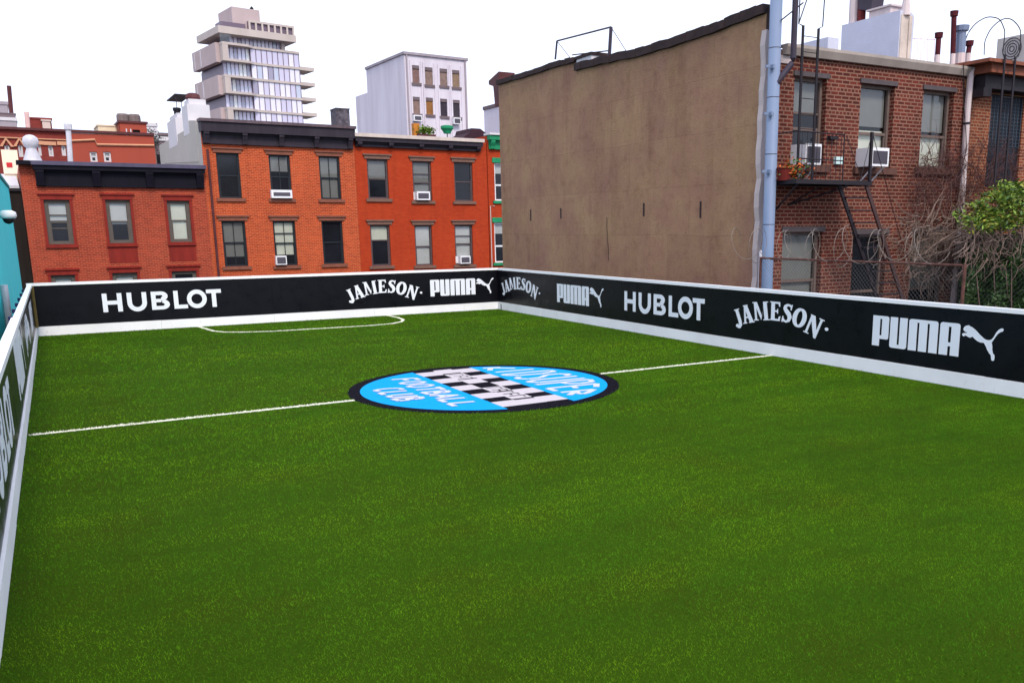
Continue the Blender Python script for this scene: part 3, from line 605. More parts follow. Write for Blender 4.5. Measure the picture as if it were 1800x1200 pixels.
T2.part('chimney_pot', MB().lathe(x2a + .4, (c2[0] + c2[1]) / 2, [(.3, c2[2]), (.34, c2[2] + .12), (.3, c2[2] + .28), (.18, c2[2] + .34)], 10), M['pipe_brown'], rf2)
# --- house three: painted orange house
x0 = HF.at(629.3, 370)[0]; x1 = HF.at(858, 370)[0]
zt = HF.at(740, 239, -.42)[1]; zb = HF.at(737, 262, -.09)[1]
T3 = Thing('brick_rowhouse', 'smooth painted orange rowhouse with pale stone strip above its dark cornice', 'house', HF, ((x0 + x1) / 2, 0, HZ), 'brick rowhouses across the street')
up3 = [hole(HF, (644.2, 279), (684.5, 349.5)), hole(HF, (724.2, 282.8), (760.3, 353.2)), hole(HF, (797.5, 284.7), (832.3, 354))]
lo3 = [hole(HF, (650, 395), (688.3, 466.5)), hole(HF, (728.2, 395.5), (761.7, 466)), hole(HF, (798.7, 395), (832.5, 464.5))]
b3 = [(h[0], h[1], h[2] - 3.15, h[3] - 3.1) for h in lo3]
T3.part('wall', wall_mb(x0, x1, HZ, zt - .12, up3 + lo3 + b3), M['brick_painted']); rf3 = shell(T3, x0, x1, zt - .13, 13, M['brick_painted'])
k3 = [dict(blind=.5, bm='blind_grey', rail=.5), dict(hbars=(.68,), blind=.75, bm='blind_grey', rail=.46), dict(), dict(blind=.36, bm='blind_warm', rail=.62), dict(blind=.97, bm='blind', rail=.47), dict(blind=.85, bm='blind', hbars=(.72,), rail=.52)]
for h, k in zip(up3 + lo3, k3): window(T3, h, M['frame_grey'], sill=M['brown_grey'], lintel=M['brown_grey'], **k)
for h in b3: window(T3, h, M['frame_grey'], sill=M['brown_grey'], lintel=M['brown_grey'])
cornice(T3, x0 - .02, x1 - .35, zt, zb, M['cornice_slate'], brackets=5, lip=.17, lipm=M['stone_cap'], fascia=.34)
# --- house four: green trimmed house, mostly hidden
x0 = HF.at(859, 370)[0] + .01; x1 = x0 + 7.2; zt = HF.at(868, 233.5, -.42)[1]; zb = HF.at(868, 262.5, -.09)[1]
T4 = Thing('brick_rowhouse', 'rowhouse with bright green cornice and white window frame, mostly hidden by the brown wall', 'house', HF, ((x0 + x1) / 2, 0, HZ), 'brick rowhouses across the street')
h4 = [hole(HF, (868.5, 286), (895, 353)), hole(HF, (868.5, 391), (895, 461))]; 
h4 = [(a, a + 1.0, c, d) for a, b_, c, d in h4]; h4 += [(a + k, b_ + k, c, d) for a, b_, c, d in h4[:2] for k in (2.35, 4.7)]
T4.part('wall', wall_mb(x0, x1, HZ, zt - .12, h4), M['brick_painted']); shell(T4, x0, x1, zt - .13, 13, M['brick_painted'])
for h in h4: window(T4, h, M['ac'], sill=M['green_paint'], lintel=M['green_paint'], lint_h=.26, top_mold=False, blind=.25, rail=.42, hbars=(.4,))
cornice(T4, x0 + .02, x1, zt, zb, M['green_paint'], brackets=5, lip=.1, lipm=M['white_wall'], fascia=.3)
pa = HF.at(862, 362, -.05); T4.part('conduit', MB().tube([(pa[0] + .25, -.05, pa[1]), (pa[0], -.05, pa[1]), (pa[0], -.05, -4)], .025, 5), M['stone_cap'])
# --- window air conditioners of the row
G_AC = 'window air conditioners on the far rowhouses'
def far_ac(a, b, label, acc=0): ac_unit(HF, hole(HF, a, b, -.2), .05, label, G_AC, .28, accordion=acc)
far_ac((476.3, 333.6), (514, 348.5), 'wide white air conditioner in the upper middle window of the tall orange house')
far_ac((484.5, 450), (504.5, 465), 'small white air conditioner in the lower middle window of the tall orange house')
far_ac((725.6, 336.3), (756, 351.8), 'white air conditioner in the upper middle window of the smooth painted orange house', .22)
far_ac((802, 450.2), (827, 463), 'white air conditioner low in the right window of the smooth painted orange house', .28)
# --- things on the row's roofs
def hf(px, py, y): return HF.at(px, py, y)
a = hf(58, 284, 3.0); b = hf(58, 250, 3.0); rr = .55; k_ = .45
M['galv'] = mat('galv', S(205, 203, 212), .45, .15, 5, metal=.0)
single('turbine_vent', MB().lathe(a[0], 3, [(.46, a[1] - .3), (.38, a[1]), (.2, b[1] - .3), (.2, b[1] - .25), (.27, b[1] - .18), (.32, b[1] + .02), (.27, b[1] + .2), (.14, b[1] + .29), (0.03, b[1] + .31)], 18), M['galv'], 'grey metal turbine vent on the roof of the low red rowhouse', 'roof vent', HF, (a[0], 3, a[1] - .5), smooth=True)
a = hf(122, 284, 4); b = hf(120, 228, 4)
single('vent_pipe', MB().tube([(a[0], 4, a[1] - 1), (b[0], 4, b[1])], .11, 8).tube([(b[0], 4, b[1]), (b[0], 4, b[1] + .25)], .17, 8), M['galv'], 'thin grey vent pipe rising from the low red roof left of the two small windows', 'vent pipe', HF, (a[0], 4, a[1] - 1))
p, q = hf(588, 215, 5), hf(595, 219, 5); r_ = hf(611, 219, 5)
single('roof_hatch', MB().box(p[0], p[0] + .72, 4.6, 5.6, q[1] - 1.2, hf(590, 193, 5)[1]).box(p[0] - .03, p[0] + .75, 4.57, 5.63, hf(590, 193, 5)[1], hf(590, 193, 5)[1] + .05), mat('hatch', S(105, 98, 108), .7, .45, 6), 'dark patched ventilation box on the roof of the tall orange house', 'roof box', HF, (p[0], 5, q[1] - 1.2))
a = hf(790, 238, 3); b = hf(845, 240, 3); mb = MB(); c = hf(815, 228.5, 3)
mb.prism([(a[0], a[1] - .4), (b[0], a[1] - .4), (b[0], a[1]), (b[0] - .5, c[1]), (c[0], c[1]), (a[0] + .8, a[1] + .1)], 2, 4, 'y')
single('tarp', mb, mat('tarp', S(58, 34, 44), .8, .2, 4), 'dark tarp heaped on the painted orange roof near its right end', 'tarp', HF, (c[0], 3, a[1] - .4))

# ------------------------------------------------------------------ brown-walled building with the brick rear front (right)
BF = Frame(13.152, 14.5, -.6)
M['stucco'] = mat('stucco', S(150, 124, 108), .9, .06, .7, c2=S(128, 103, 90), streak=True, bmp=.35)
def stucco():
    m, t, b = nodes('brown_stucco'); tc = N(t, 'TexCoord').outputs['Object']
    c = mixrgb(t, ramp(t, noise(t, tc, .8, 8, .7), .38, .62), S(153, 115, 96), S(166, 132, 101))
    c = mixrgb(t, ramp(t, noise(t, stretch(t, tc, (1, .9, .10)), 1.3, 6, .7), .48, .78), c, mixrgb(t, 1, c, (.74, .70, .64, 1), 'MULTIPLY'))
    # rectangular patches of later render coats, with dark seams
    sx = N(t, 'SeparateXYZ'); t.links.new(tc, sx.inputs[0]); cb = N(t, 'CombineXYZ'); t.links.new(sx.outputs[1], cb.inputs[0]); t.links.new(sx.outputs[2], cb.inputs[1])
    wv = mixrgb(t, .12, cb.outputs[0], N(t, 'TexNoise').outputs['Color'], 'ADD')
    bt = N(t, 'TexBrick'); t.links.new(wv, bt.inputs['Vector']); bt.inputs['Scale'].default_value = 1; bt.inputs['Brick Width'].default_value = 1.7; bt.inputs['Row Height'].default_value = 1.15
    bt.inputs['Mortar Size'].default_value = .008; bt.inputs['Mortar Smooth'].default_value = 1; bt.inputs['Color1'].default_value = (1, 1, 1, 1); bt.inputs['Color2'].default_value = (.88, .87, .86, 1); bt.inputs['Mortar'].default_value = (.55, .52, .5, 1)
    c = mixrgb(t, .75, c, mixrgb(t, 1, c, bt.outputs['Color'], 'MULTIPLY'))
    c = mixrgb(t, ramp(t, noise(t, tc, 2.6, 6, .75), .5, .72), c, mixrgb(t, 1, c, (.80, .77, .74, 1), 'MULTIPLY')); c = mixrgb(t, ramp(t, noise(t, tc, 11, 5, .75), .5, .75), c, mixrgb(t, 1, c, (.80, .78, .77, 1), 'MULTIPLY'))
    t.links.new(c, b.inputs['Base Color']); b.inputs['Roughness'].default_value = .9; b.inputs['Specular IOR Level'].default_value = .2; bump(t, b, noise(t, tc, 22, 8, .8), .9, .03); return m
M['brown_stucco'] = stucco()
M['brick_rear'] = brick('brick_rear', S(112, 42, 32), S(72, 24, 20), S(142, 104, 86), bw=.225, rh=.0815, mo=.0155, header=6, patch=(.72, .75, .75, 1), stain=.35, bmp=.5, bleach=.25)
M['brick_next'] = brick('brick_next', S(150, 76, 48), S(114, 48, 32), S(165, 126, 98), bw=.22, rh=.075, mo=.014, header=6, stain=.35, bmp=.5, bleach=.25)
M['strip'] = mat('strip', S(196, 182, 180), .9, .14, 2, streak=True, bmp=.7); M['tar'] = mat('tar', S(62, 48, 48), .85, .25, 4, bmp=.6)
M['flue_blue'] = mat('flue_blue', S(100, 122, 152), .5, .14, 1.2, c2=S(124, 134, 158), streak=True); M['flue_dark'] = mat('flue_dark', S(66, 58, 72), .5, .2, 4)
M['gutter'] = mat('gutter', S(168, 156, 148), .6, .12, 3, streak=True); M['pipe_white'] = mat('pipe_white', S(212, 196, 196), .6, .14, 3, streak=True)
M['chim_white'] = mat('chim_white', S(192, 194, 210), .85, .05, 3, bmp=.9); M['rust'] = mat('rust', S(110, 40, 40), .75, .25, 6)
zg = BF.at(1500, 91, -.16)[1]                       # top of the gutter
xe = BF.at(1716, 125, -.1)[0]
def bh(a, b): return hole(BF, a, b)
ub = [bh((1397, 133), (1447, 291)), bh((1514, 146), (1565, 296)), bh((1624, 157), (1668, 297))]
lb = [bh((1376, 408), (1438, 575)), bh((1500, 412), (1548, 590)), bh((1604, 408), (1652, 600))]
TBk = Thing('brick_building', 'building with a tall brown side wall and a red brick rear front with fire escape', 'building', BF, (3.5, 0, HZ))
TBk.part('rear_wall', wall_mb(.26, xe, HZ, zg - .12, ub + lb), M['brick_rear'])
yfar = BF.atx(880, 300, 0)[0]
prof = [BF.atx(*q, 0) for q in ((880, 147), (930, 133), (980, 116), (1012, 108), (1013.5, 124), (1060, 112), (1120, 99), (1180, 82), (1240, 62), (1290, 43), (1338, 25))]
prof = [(max(y, .001), z) for y, z in prof]; prof[0] = (yfar, prof[0][1]); prof[-1] = (.0, prof[-1][1])
TBk.part('side_wall', MB().prism([(yfar, HZ)] + prof + [(0, HZ)], 0, .25, 'x'), M['brown_stucco'])
def coping(pts, th):
    mb = MB()
    for (a, b), (c, d) in zip(pts[:-1], pts[1:]):
        j = random.uniform(-.02, .02); mb.prism([(a, b - .02), (c, d - .02), (c, d + th + j), (a, b + th + j)], -.09 + j, .42, 'x')
    return mb
fine = []
for (a, b), (c, d) in zip(prof[:-1], prof[1:]):
    for k in range(4): fine.append((a + (c - a) * k / 4, b + (d - b) * k / 4 + random.uniform(-.015, .015)))
fine.append(prof[-1]); sp = 4 * 3
TBk.part('coping', coping(fine[:sp + 1], .12), M['tar']); TBk.part('coping', coping(fine[sp + 4:], .17), M['tar'])
y0, z0 = BF.atx(1015, 118, 0); y1, z1 = BF.atx(1041, 97, 0)
TBk.part('wall_stub', MB().box(-.03, .5, y1, y0, z0 - .08, z1), M['white_wall']); TBk.part('wall_stub', MB().box(-.06, .55, y1 - .03, y0 + .6, z1, z1 + .08), M['tar'])
TBk.part('coping_end', MB().box(.02, .35, -.07, -.002, BF.at(1345, 52)[1], BF.at(1345, 14)[1]), M['tar'])
mb = MB(); zs_ = np.linspace(HZ, BF.at(1340, 52)[1], 46); rj = rng.uniform(-.03, .03, 47)
rj -= np.linspace(.17, .0, 47) * np.clip((np.linspace(HZ, BF.at(1340, 52)[1], 47) < 20), 0, 1)
for i in range(45): mb.add([(-.02 + rj[i], -.05, zs_[i]), (.27, -.05, zs_[i]), (.27, 0.1, zs_[i]), (-.02 + rj[i], .1, zs_[i]), (-.02 + rj[i + 1], -.05, zs_[i + 1]), (.27, -.05, zs_[i + 1]), (.27, .1, zs_[i + 1]), (-.02 + rj[i + 1], .1, zs_[i + 1])], [(0, 1, 5, 4), (3, 0, 4, 7), (1, 2, 6, 5)] + ([(4, 5, 6, 7)] if i == 44 else []))
TBk.part('corner_strip', mb, M['strip'])
for q in ((933, 368, 388), (986, 366, 384), (1132, 357, 380), (1232, 354, 383)):
    ya, za = BF.atx(q[0], q[1], 0); _, zb_ = BF.atx(q[0], q[2], 0); TBk.part('wall_anchor', MB().box(-.012, -.001, ya - .03, ya + .03, zb_, za), M['tar'])
ya, za = BF.atx(1067, 382, 0); cr = [(-.004, ya, za)]
for k in range(9): cr.append((-.004, cr[-1][1] + random.uniform(-.03, .035), cr[-1][2] - .13))
TBk.part('crack', MB().tube(cr, .009, 4), M['tar'])
ye, ze = BF.atx(876, 160, 0)
TBk.part('cornice_end', MB().prism([(yfar, ze - .45), (yfar + .35, ze - .45), (yfar + .45, ze + .2), (yfar + .8, ze + .3), (yfar + .8, ze + .42), (yfar, ze + .6)], .02, .6, 'x'), M['pipe_brown'])
rfB = TBk.part('roof', MB().box(.43, xe, .3, yfar - .1, zg - .2, zg - .02), M['roof'])
TBk.part('far_wall', MB().quad((0, yfar, HZ), (xe, yfar, HZ), (xe, yfar, zg), (0, yfar, zg)), M['brick_rear'])
TBk.part('gutter', MB().prism([(-.01, zg - .02), (-.01, zg - .2), (-.10, zg - .2), (-.17, zg - .06), (-.17, zg), (.3, zg)], .46, xe + .12, 'x'), M['gutter'])
TBk.part('white_patch', MB().box(.3, .75, -.03, -.001, BF.at(1380, 112)[1], zg - .21), M['strip'])
dx = BF.at(1706, 135, -.1)[0]
def dpt(px, py): p = BF.at(px, py, -.1); return (p[0], -.1, p[1])
TBk.part('downpipe', MB().tube([dpt(1707, 122), dpt(1700, 200), dpt(1692, 330), dpt(1684, 440), dpt(1674, 545), (dpt(1674, 545)[0], -.1, HZ)], .075, 10), M['pipe_white'])
for py in (215, 452): TBk.part('pipe_collar', MB().tube([dpt(1700 - (py - 200) * .066, py), dpt(1700 - (py - 200) * .066, py + 4)], .085, 10), M['iron'])
kb = [dict(blind=.36, bm='blind_grey', hbars=(.6,), rail=.42), dict(blind=.47, bm='blind_grey', rail=.42, blind2=.44), dict(blind=.5, bm='blind_grey', rail=.42, blind2=.42)]
M['frame_brown'] = mat('frame_brown', S(110, 94, 88), .6, .15, 5); M['lintel_dark'] = mat('lintel_dark', S(84, 76, 78), .7, .15, 4); M['sill_brown'] = mat('sill_brown', S(96, 66, 58), .85, .2, 5)
for h, k in zip(ub, kb): window(TBk, h, M['frame_brown'], rec=.13, fw=.07, sill=M['sill_brown'], **k); TBk.part('lintel', MB().box(h[0] - .04, h[1] + .06, -.035, .12, h[3] + .002, h[3] + .10), M['lintel_dark'])
kl = [dict(blind=.8, bm='blind_grey', rail=.5), dict(blind=0, rail=.45), dict(blind=.5, bm='blind_grey', rail=.5)]
for h, k in zip(lb, kl): window(TBk, h, M['frame_brown'], rec=.13, fw=.07, **k); TBk.part('lintel', MB().box(h[0] - .04, h[1] + .06, -.03, .12, h[3] + .002, h[3] + .12), M['lintel_dark'])
TBk.part('meter_box', MB().box(*[BF.at(1465, 280)[0], BF.at(1477, 280)[0]], -.08, -.002, BF.at(1470, 289)[1], BF.at(1470, 276)[1]), mat('meter', S(190, 214, 214), .5, .05, 4))
TBk.part('wall_hook', MB().box(BF.at(1453, 242)[0], BF.at(1467, 242)[0], -.12, -.001, BF.at(1460, 246)[1], BF.at(1460, 240)[1]), M['iron'])
# chimney on the roof, flues and vents
def bq(px, py, y): p = BF.at(px, py, y); return (p[0], y, p[1])
cy = .5; p = bq(1578, 97, cy); q = bq(1607, 40, cy); ztc = bq(1578, 17, cy)[2]; yb_ = BF.atx(1479, 60, p[0])[0]
mb = MB(); xx0, xx1 = p[0], q[0]
mb.prism([(xx0, zg - .19), (xx1 - .03, zg - .19), (xx1, ztc - .1), (xx1 - .1, ztc - .02), (xx0, ztc)], cy, yb_, 'y')
chB = TBk.part('chimney', mb, M['chim_white'], rfB)
TBk.part('chimney_sunlit_face', MB().box(xx0 + .03, xx1 - .09, cy - .02, cy - .001, zg - .15, ztc - .1).box(xx0 + (xx1 - xx0) * .55, xx0 + (xx1 - xx0) * .66, cy - .05, cy - .021, zg - .1, ztc - .15), mat('cream', S(205, 190, 180), .85, .15, 3, bmp=.8), rfB)  # warm sunlight on the chimney's front, painted in as a cream slab
def yx(px, py): return BF.atx(px, py, xx0 + .15)
for px, top, rad, m in ((1499, -20, .13, 'pipe_white'), (1512, -14, .10, 'rust'), (1589, -4, .12, 'pipe_white')):
    y_, z_ = yx(px, 26); zt2 = yx(px, top)[1]; TBk.part('flue_pipe', MB().lathe(xx0 + .2, y_, [(rad, ztc - .1), (rad * (.6 if px == 1589 else 1), zt2)], 10), M[m], rfB)
y_, z_ = yx(1550, 22); TBk.part('chimney_pot', MB().box(xx0 + .05, xx0 + .45, y_ - .35, y_ + .3, ztc - .02, ztc + .16).box(xx0, xx0 + .5, y_ - .4, y_ + .35, ztc + .16, ztc + .2), M['pipe_white'], rfB)
y_, z_ = yx(1520, 12); TBk.part('cowl', MB().prism([(y_ - .25, ztc + .18), (y_ + .15, ztc + .3), (y_ + .2, ztc + .8), (y_ - .3, ztc + .7)], xx0 + .1, xx0 + .5, 'x'), M['flue_dark'], rfB)
s0 = bq(1455, 78, 1.2); ys_ = BF.atx(1417, 74, s0[0])[0]
TBk.part('parapet', MB().box(s0[0], s0[0] + .35, 1.2, max(ys_, 2.2), zg - .1, bq(1455, 65, 1.2)[2]), M['chim_white'], rfB)
M['rust_deep'] = mat('rust_deep', S(88, 26, 36), .75, .3, 6)
for px, top, mid, bot, rad in ((1650, 67, 97, 110, .062), (1677, 29, 95, 113, .062), (1690, 55, 94, 114, .115), (1704, 81, 94, 114, .062)):
    yv = .55; b_ = bq(px - 3, bot, yv); mi = bq(px - 2, mid, yv); t_ = bq(px, top, yv)
    TBk.part('vent_pipe', MB().tube([(b_[0], yv, zg - .15), mi], rad * 1.05, 10), M['pipe_white'], rfB)
    TBk.part('vent_pipe', MB().tube([mi, t_], rad, 10).tube([(t_[0], yv, t_[2]), (t_[0], yv, t_[2] + .12)], [rad * 1.45, rad * 1.6], 10), M['flue_blue' if rad > .1 else 'rust_deep'], rfB)
mb = MB()
for px in range(1606, 1645, 6): a = bq(px, 108, 2.0); b = bq(px + 1, 66 if px % 4 else 72, 2.0); mb.tube([a, b], .008, 4)
mb.tube([bq(1604, 68, 2.0), bq(1644, 70, 2.0)], .008, 4)
single('antenna', mb, mat('pink_wire', S(220, 170, 180), .5, .05, 5), 'faint thin wire rack standing on the roof between the white chimney and the vent pipes', 'antenna', BF, bq(1625, 108, 2.0))
# rail on the brown wall
mb = MB(); rl = [BF.atx(x, y, .15) for x, y in ((979, 72.5), (1074, 48), (976, 105), (1071, 99), (1006, 97), (1070, 89.5), (986, 103), (1086, 96))]
P3 = lambda i, x=.15: (x, rl[i][0], rl[i][1])
mb.tube([P3(0), P3(1)], .025, 5).tube([P3(0), P3(2)], .03, 5).tube([P3(1), P3(3)], .05, 5).tube([P3(4), P3(5)], .018, 5).tube([P3(0), P3(6, .5)], .009, 4).tube([P3(1), P3(7, .5)], .009, 4)
single('guard_rail', mb, M['flue_dark'], 'thin metal guard rail frame standing on top of the brown wall', 'rail', BF, P3(2))
# tall flues at the corner
def col(px0, py0, px1, py1, y, rad, zend=None, n=14):
    a, b = bq(px0, py0, y), bq(px1, py1, y); x = (a[0] + b[0]) / 2; return x
xb = col(1362, 5, 1350, 505, -.3, .13)
FlueT = Thing('flue', 'tall pale blue metal flue running up the corner beside the brown wall', 'flue', BF, (xb, -.3, HZ))
zt8 = bq(1362, -60, -.3)[2]
FlueT.part('tube', MB().tube([(xb, -.3, HZ), (xb, -.3, zt8)], .125, 18), M['flue_blue'], smooth=True)
for py in (85, 172, 272, 395):
    z_ = bq(1358, py, -.3)[2]; FlueT.part('seam', MB().tube([(xb, -.3, z_), (xb, -.3, z_ + .012)], .128, 18), M['flue_dark'])
for py in (120, 203, 304): 
    z_ = bq(1348, py, -.3)[2]; FlueT.part('strap', MB().box(xb - .27, xb - .1, -.36, -.33, z_, z_ + .05).box(xb - .15, xb - .1, -.44, -.35, z_ - .02, z_ + .06), M['flue_blue'])
xd = bq(1396, 60, -.5)[0]; e1 = bq(1394, 112, -.5); e2 = bq(1372, 142, -.35)
single('flue', MB().tube([(xd, -.5, bq(1397, -60, -.5)[2]), (xd, -.5, e1[2] + .1), (xd - .03, -.5, e1[2]), (e2[0] - .12, -.38, e2[2] - .05)], .062, 12), M['flue_dark'], 'dark metal flue with an elbow beside the roof ladder', 'flue', BF, (xd, -.5, e2[2]))
single('stay_rod', MB().tube([bq(1373, 36, -.45), bq(1412, 5, -.55)], .014, 5), M['iron'], 'thin diagonal rod between the blue flue and the dark flue', 'rod', BF, bq(1373, 36, -.45))
thin = bq(1336, 470, -.4)
single('conduit', MB().tube([(thin[0], -.4, HZ), (thin[0], -.4, bq(1336, 440, -.4)[2])], .03, 8), M['galv'], 'slim grey conduit at the foot of the white corner strip', 'conduit', BF, (thin[0], -.4, HZ))
# air conditioners on the brick front
G2 = 'window air conditioners on the brick rear front'
ac_unit(BF, hole(BF, (1417, 252), (1443.5, 290), -.45), .0, 'white air conditioner behind the fire escape railing in the window beside the blue flue', G2, .45, True)
ac_unit(BF, hole(BF, (1532.5, 259), (1561.5, 293), -.45), .0, 'white air conditioner with braces in the middle upper window of the red brick front', G2, .45, True)
# fire escape
FE = Thing('fire_escape', 'black iron fire escape balcony with ladder on the red brick front', 'fire escape', BF, (bq(1450, 320, 0)[0], 0, HZ))
fx0, fx1 = xb + .16, bq(1533, 318, -.9)[0]; fz = bq(1500, 325, -.9)[2]; fd = -.9
mb = MB().box(fx0, fx1, fd, fd + .04, fz, fz + .09).box(fx0, fx1, -.06, -.02, fz, fz + .09).box(fx0, fx0 + .04, fd + .04, -.06, fz, fz + .09).box(fx1 - .04, fx1, fd + .04, -.06, fz, fz + .09)
for k in range(17): yy = fd + .06 + k * .048; mb.box(fx0 + .04, fx1 - .04, yy, yy + .044, fz + .05, fz + .075)
FE.part('platform', mb, M['iron'])
rz = bq(1430, 232, fd)[2]; mb = MB().tube([(fx0, fd, rz), (fx1 - .9, fd, rz - .02)], .014, 5).tube([(fx0, fd, fz + .5), (fx1 - .9, fd, fz + .48)], .012, 5)
mb.tube([(fx0, fd, rz), (fx0, -.02, rz)], .014, 5)
for k in range(9): x_ = fx0 + .12 + (fx1 - .9 - fx0 - .2) * k / 8; mb.tube([(x_, fd, fz + .09), (x_, fd, rz)], .008, 4)
mb.tube([(fx1 - .9, fd, rz), (fx1 - .9, fd, fz + .09)], .014, 5)
FE.part('railing', mb, M['iron'])
pr = (fx1 - .08, fd, bq(1530, 232, fd)[2]); FE.part('post', MB().box(pr[0] - .03, pr[0] + .03, fd - .02, fd + .03, fz + .09, pr[2]), M['iron'])
FE.part('drop_rod', MB().tube([pr, bq(1583, 420, -.6)], .009, 4).tube([pr, (pr[0] - .28, fd, fz + .1)], .009, 4).tube([bq(1488, 240, -.6), bq(1520, 330, fd)], .009, 4), M['iron'])
FE.part('bracket', MB().tube([bq(1437, 330, fd + .1), (bq(1437, 330, fd)[0], -.05, bq(1437, 360, -.3)[2]), bq(1490, 328, fd)], .018, 5), M['iron']); FE.part('bracket', MB().tube([(fx0 + .1, fd + .05, fz), (fx0 + .1, -.03, fz - .65)], .02, 5), M['iron'])
sl0, sl1 = bq(1473, 326, -.75), bq(1512, 326, -.75); st0, st1 = bq(1540, 525, -.75), bq(1583, 530, -.75)
sl0, st0 = np.array(bq(1473, 326, -.75)), np.array(bq(1502, 425, -.75)); d_ = (st0 - sl0); e0 = sl0 + d_ * 3.4
sl1, st1 = np.array(bq(1514, 326, -.75)), np.array(bq(1580, 530, -.75)); d1 = st1 - sl1; e1_ = sl1 + d1 * 1.65
e0 = np.array([e1_[0] - (sl1[0] - sl0[0]), -.75, e1_[2]])
FE.part('stringer', MB().prism([(sl0[0], sl0[2]), (sl0[0] + .1, sl0[2]), (e0[0] + .1, e0[2]), (e0[0], e0[2])], -.76, -.72, 'y'), M['iron'])
FE.part('stringer', MB().prism([(sl1[0], sl1[2]), (sl1[0] + .1, sl1[2]), (e1_[0] + .1, e1_[2]), (e1_[0], e1_[2])], -.86, -.82, 'y'), mat('iron_brown', S(72, 52, 52), .6, .2, 6))
for k in range(1, 16): f = k / 16; a = sl0 + (e0 - sl0) * f; FE.part('step', MB().box(a[0] + .06, a[0] + (sl1[0] - sl0[0]) + .06, -.83, -.70, a[2], a[2] + .025), M['iron'])
# roof ladder by the flue, and the goose-neck ladder at the right
def smooth(P, n=5):
    P = [np.array(p, float) for p in P]; out = []
    for i in range(len(P) - 1):
        a, b, c, d = P[max(i - 1, 0)], P[i], P[i + 1], P[min(i + 2, len(P) - 1)]
        for k in range(n):
            t = k / n; out.append(.5 * (2 * b + (c - a) * t + (2 * a - 5 * b + 4 * c - d) * t * t + (3 * b - a - 3 * c + d) * t ** 3))
    return out + [P[-1]]
def ladder(name, label, a_top, a_bot, b_top, b_bot, y, loops):
    T = Thing(name, label, 'ladder', BF, bq(*a_bot, y))
    A, A2, B, B2 = [np.array(bq(*p, y)) for p in (a_top, a_bot, b_top, b_bot)]
    T.part('rail', MB().box(A[0] - .028, A[0] + .028, y - .012, y + .012, A2[2], A[2]), M['iron']); T.part('rail', MB().box(B[0] - .028, B[0] + .028, y - .012, y + .012, B2[2], B[2]), M['iron'])
    n = int((A[2] - A2[2]) / .3)
    for k in range(n): z = A2[2] + .15 + k * .3; T.part('rung', MB().tube([(A[0], y, z), (B[0], y, z)], .009, 5), M['iron'])
    for lp in loops: T.part('hand_rail', MB().tube(smooth(lp) if len(lp) > 4 else lp, .013, 5), M['iron'])
    return T
yl = -.55
ladder('roof_ladder', 'black roof ladder rising past the gutter beside the dark flue', (1412, 45), (1392, 318), (1439, 51), (1417, 318), yl,
       [[bq(1412, 46, yl), bq(1404, 42, yl - .05), bq(1408, -40, yl - .05)], [bq(1439, 51, yl), bq(1446, 47, yl - .05), bq(1452, -40, yl - .05)], [bq(1404, 42, yl), bq(1420, -5, yl + .5)]])
yl = -.8
lp1 = [bq(1764, 96, yl)] + [bq(*p, yl + .1) for p in ((1763, 91), (1766, 60))] + [bq(*p, yl + k) for p, k in (((1764, 48), .2), ((1757, 35), .4), ((1744, 30.5), .65), ((1731, 32), .9), ((1715, 42), 1.1), ((1703, 57), 1.25), ((1697, 72), 1.3), ((1695, 85), 1.3), ((1692, 112), 1.3))]
lp2 = [bq(1783, 100, yl)] + [bq(*p, yl + .1) for p in ((1791, 97), (1794, 61))] + [bq(*p, yl + k) for p, k in (((1791, 48), .2), ((1780, 36), .45), ((1768, 33), .7), ((1756, 38), .9), ((1743, 50), 1.1), ((1735, 64), 1.25), ((1731, 76), 1.3), ((1730, 97), 1.3))]
ladder('roof_ladder', 'black goose-neck ladder with two hoops over the brown cornice at the right edge', (1767, 96), (1752, 320), (1785, 101), (1770, 322), yl, [lp1, lp2])
# flower tub on the balcony
a = bq(1378, 318, -.5); TP = Thing('flower_pot', 'red tub with orange flowers standing on the fire escape balcony', 'flower pot', BF, (a[0], -.5, fz + .075))
TP.part('tub', MB().lathe(a[0], -.5, [(.12, fz + .076), (.15, fz + .30), (.17, fz + .32)], 14), mat('tub', S(105, 30, 24), .6, .15, 4))
def leaf_soup(C, size, tint, flat=.6):
    n = len(C); v = rng.normal(size=(n, 3)); v[:, 2] *= flat; v /= np.linalg.norm(v, axis=1)[:, None]; u = rng.normal(size=(n, 3)); u -= (u * v).sum(1)[:, None] * v; u /= np.linalg.norm(u, axis=1)[:, None]
    q = np.cross(u, v); s = size[:, None]; return np.stack([C - v * s, C + q * s * .42, C + v * s, C - v * s, C + v * s, C - q * s * .42], 1).reshape(-1, 3), np.repeat(tint, 6, 0)
M['leaf'] = vcol('leaf', .55, spec=.35)
def soup_part(T, name, V, Tn, m=None):
    o = soup(name, V, Tn, m or M['leaf']); inv = np.array(T.e.matrix_world.inverted()); co = V @ inv[:3, :3].T + inv[:3, 3]
    o.data.vertices.foreach_set('co', co.astype(np.float32).ravel()); o.data.update(); o.parent = T.e; return o
n = 260; c0 = np.array(BF.o + BF.ex * (a[0] + .28) + BF.ey * -.5 + np.array((0, 0, fz + .3)))
Cc = c0 + rng.normal(size=(n, 3)) * np.array((.17, .1, .1)); tt = np.where(rng.random((n, 1)) < .65, np.array((.62, .13, .02)), np.array((.06, .12, .02))) * rng.uniform(.6, 1.2, (n, 1))
V, Tn = leaf_soup(Cc, rng.uniform(.03, .06, n), tt); soup_part(TP, 'foliage', V, Tn)
